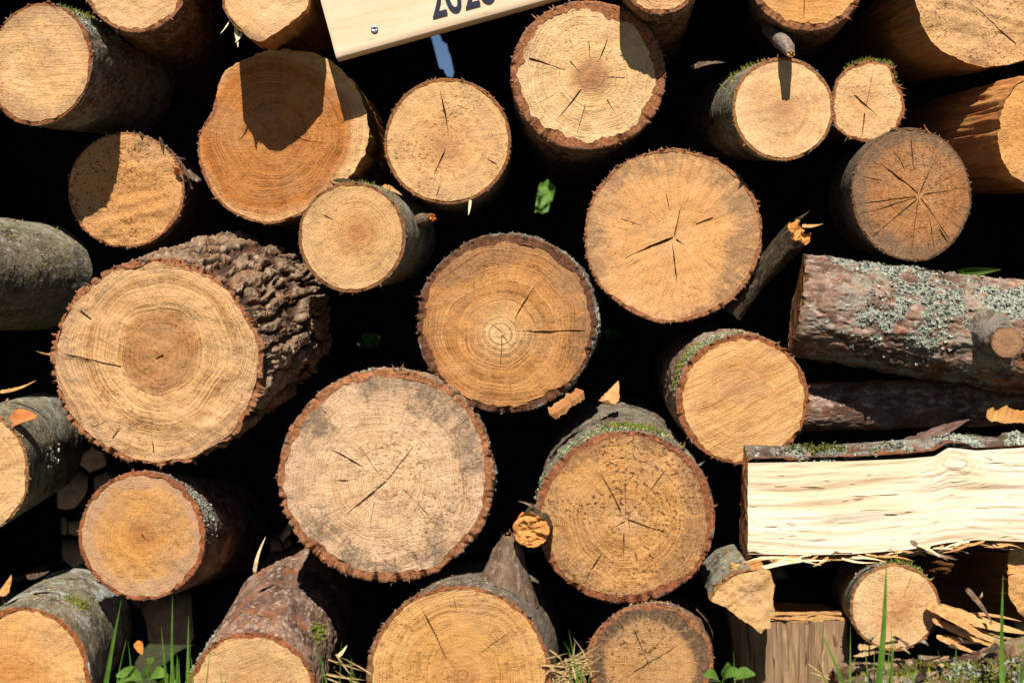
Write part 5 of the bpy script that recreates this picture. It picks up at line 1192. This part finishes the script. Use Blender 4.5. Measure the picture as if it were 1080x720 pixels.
# ------------------------------------------------------------------ filler logs behind and around the pile, coloured near black as gap shade
OPEN = [(457, 44, 8), (464, 54, 9), (470, 64, 8), (475, 74, 5), (553, 22, 7), (553, 34, 4), (576, 203, 10), (572, 216, 8), (391, 357, 8), (387, 364, 7), (808, 188, 4), (646, 352, 6)]
def filler_logs():
    rnd = np.random.default_rng(9); V = []; Q = []; T = []; cnt = [0]
    def put(x, z, r, y0, L, nt):
        n0 = cnt[0]; th = np.linspace(0, 2 * PI, nt, endpoint=False); wob = 1 + rnd.normal(0, 0.03, nt)
        for t in (0, 1):
            V.append(np.column_stack([x + np.cos(th) * r * wob, np.full(nt, y0 + t * L), z + np.sin(th) * r * wob]))
        k = np.arange(nt); Q.append(np.column_stack([n0 + k, n0 + (k + 1) % nt, n0 + nt + (k + 1) % nt, n0 + nt + k]))
        V.append(np.array([[x, y0 + 0.002, z], [x, y0 + L, z]]))
        T.append(np.column_stack([n0 + k, n0 + (k + 1) % nt, np.full(nt, n0 + 2 * nt)])); T.append(np.column_stack([n0 + nt + k, n0 + nt + (k + 1) % nt, np.full(nt, n0 + 2 * nt + 1)]))
        cnt[0] += 2 * nt + 2
    def hits(x, z, r, y0, L):
        for (px, py, rp) in OPEN:
            for yy in (y0, y0 + L):
                s = m_per_px(yy); X = (px - 540) * s; Z = HC - (py - 360) * s
                if math.hypot(X - x, Z - z) < r + rp * s: return True
        return False
    def fill(x, z, r, y0, L, lev=0):
        if not hits(x, z, r * 1.06, y0, L): put(x, z, r * (1.06 if lev == 0 else 1.12), y0, L, 16 if lev == 0 else 8); return
        if lev >= 2: return
        for k in range(7):
            a = k * PI / 3; q = 0 if k == 6 else r * 0.667
            fill(x + math.cos(a) * q, z + math.sin(a) * q, r * 0.36, y0, L, lev + 1)
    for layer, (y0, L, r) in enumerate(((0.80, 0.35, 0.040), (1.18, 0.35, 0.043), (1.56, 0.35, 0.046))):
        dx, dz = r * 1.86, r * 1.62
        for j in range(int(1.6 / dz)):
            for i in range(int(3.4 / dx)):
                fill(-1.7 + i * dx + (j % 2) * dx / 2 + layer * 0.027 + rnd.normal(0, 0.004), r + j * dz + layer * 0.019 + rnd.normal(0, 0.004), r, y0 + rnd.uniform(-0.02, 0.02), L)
    # the pile goes on unseen; rows added above and beside to shade the gaps
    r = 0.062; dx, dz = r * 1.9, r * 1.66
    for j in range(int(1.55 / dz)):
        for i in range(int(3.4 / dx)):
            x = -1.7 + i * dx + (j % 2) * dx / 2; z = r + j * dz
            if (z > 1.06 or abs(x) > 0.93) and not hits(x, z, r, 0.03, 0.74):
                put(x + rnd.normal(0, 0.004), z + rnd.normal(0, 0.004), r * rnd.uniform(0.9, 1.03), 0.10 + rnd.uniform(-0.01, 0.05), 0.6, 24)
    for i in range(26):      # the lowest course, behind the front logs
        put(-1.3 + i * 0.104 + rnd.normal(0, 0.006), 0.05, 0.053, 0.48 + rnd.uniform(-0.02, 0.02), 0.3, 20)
    m = simple_mat('gap_shade_wood', (24, 20, 16), (40, 31, 25), 40, 0.95)  # near-black colour stands in for the shade deep in the gaps
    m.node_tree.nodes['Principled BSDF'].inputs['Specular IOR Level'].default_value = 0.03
    o = mesh_obj('filler_logs', np.vstack(V), [np.vstack(Q), np.vstack(T)], m); o['kind'] = 'stuff'; o['label'] = 'filler logs inside, above and beside the pile, coloured near black as gap shade'
filler_logs()

# bush beyond the pile, seen only through the gaps
def bush():
    rnd = np.random.default_rng(21); V = []; Q = []; n0 = 0
    root = thing('bush', 'sunlit green leafy bush behind the pile, seen through its gaps', 'bush', (0.15, 3.2, 0))
    base = np.array(root.location)
    for _ in range(15000):
        while True:
            p = rnd.uniform(-1, 1, 3)
            if 0.45 < np.linalg.norm(p) < 1: break
        c = np.array([0.15 + p[0] * 1.5, 3.2 + p[1] * 0.55, 0.62 + p[2] * 0.62])
        c[2] += 0.10 * math.sin(c[0] * 5)
        if c[2] < 0.03: continue
        v, q = leaf_mesh(c, rnd.normal(0, 1, 3), rnd.normal(0, 0.6, 3) + np.array([0, -0.8, 0.8]), rnd.uniform(0.05, 0.09), rnd.uniform(0.03, 0.05), 0.2, rnd, 4, 3)
        V.append(v); Q.append(q + n0); n0 += len(v)
    mesh_obj('foliage', np.vstack(V), [np.vstack(Q)], M_LEAF, root, base)
    bm = simple_mat('bush_stem', (70, 56, 40), (96, 80, 60), 60, 0.9)
    for i in range(5):
        x = -0.7 + 0.42 * i; d = bark_mat
        tube('stem', [(x, 3.2, -0.02), (x + 0.05, 3.22, 0.4), (x + rnd.normal(0, 0.1), 3.2, 0.95)], [0.018, 0.012, 0.004], bm, root, base, 700 + i, 10, 12, 'smooth', 0.001)
bush()
# a green blade lying behind the lichened log
V = []; T = []; rr = np.random.default_rng(2); blade(V, T, at(1010, 288, 0.10), at(1056, 284, 0.04), 0.014, 0.0, rr, 8)
o = mesh_obj('fallen_leaf', np.array(V), [np.array(T)], M_LEAF, None, tuple(np.array(V).mean(0))); tag(o, 'green leaf blade lying on top of the lichened crosswise log', 'leaf')

# ------------------------------------------------------------------ light, sky, camera
EL = math.radians(48.0)
trav = Vector((0.03, math.cos(EL), -math.sin(EL))).normalized()
sun = bpy.data.lights.new('sun', 'SUN'); sun.energy = 5.0; sun.angle = math.radians(0.5); sun.color = (1.0, 0.96, 0.86)
so = bpy.data.objects.new('sun', sun); COL.objects.link(so); so.rotation_euler = trav.to_track_quat('-Z', 'Y').to_euler(); so.location = (0, -6, 6)
w = bpy.data.worlds.new('World'); SC.world = w; w.use_nodes = True
nt = w.node_tree; nt.nodes.clear()
sky = nt.nodes.new('ShaderNodeTexSky'); sky.sky_type = 'NISHITA'; sky.sun_disc = False; sky.sun_elevation = EL; sky.sun_rotation = math.radians(180 + 2); sky.air_density = 0.5; sky.dust_density = 0.1
bg = nt.nodes.new('ShaderNodeBackground'); bg.inputs[1].default_value = 0.05; wo = nt.nodes.new('ShaderNodeOutputWorld')
nt.links.new(sky.outputs[0], bg.inputs[0]); nt.links.new(bg.outputs[0], wo.inputs[0])
cam = bpy.data.cameras.new('camera'); cam.lens = 50.0; cam.sensor_width = 36.0; cam.clip_end = 500; cam.clip_start = 0.05
cam.dof.use_dof = True; cam.dof.focus_distance = 1.91; cam.dof.aperture_fstop = 7.1
co = bpy.data.objects.new('camera', cam); COL.objects.link(co); co.location = (0, -DIST, HC); co.rotation_euler = (PI / 2, 0, 0); SC.camera = co
SC.view_settings.view_transform = 'Standard'; SC.view_settings.look = 'None'; SC.view_settings.exposure = 0.57; SC.view_settings.gamma = 1.0
SC.render.resolution_x = 1024; SC.render.resolution_y = 682
SC.cycles.max_bounces = 6; SC.cycles.use_denoising = True
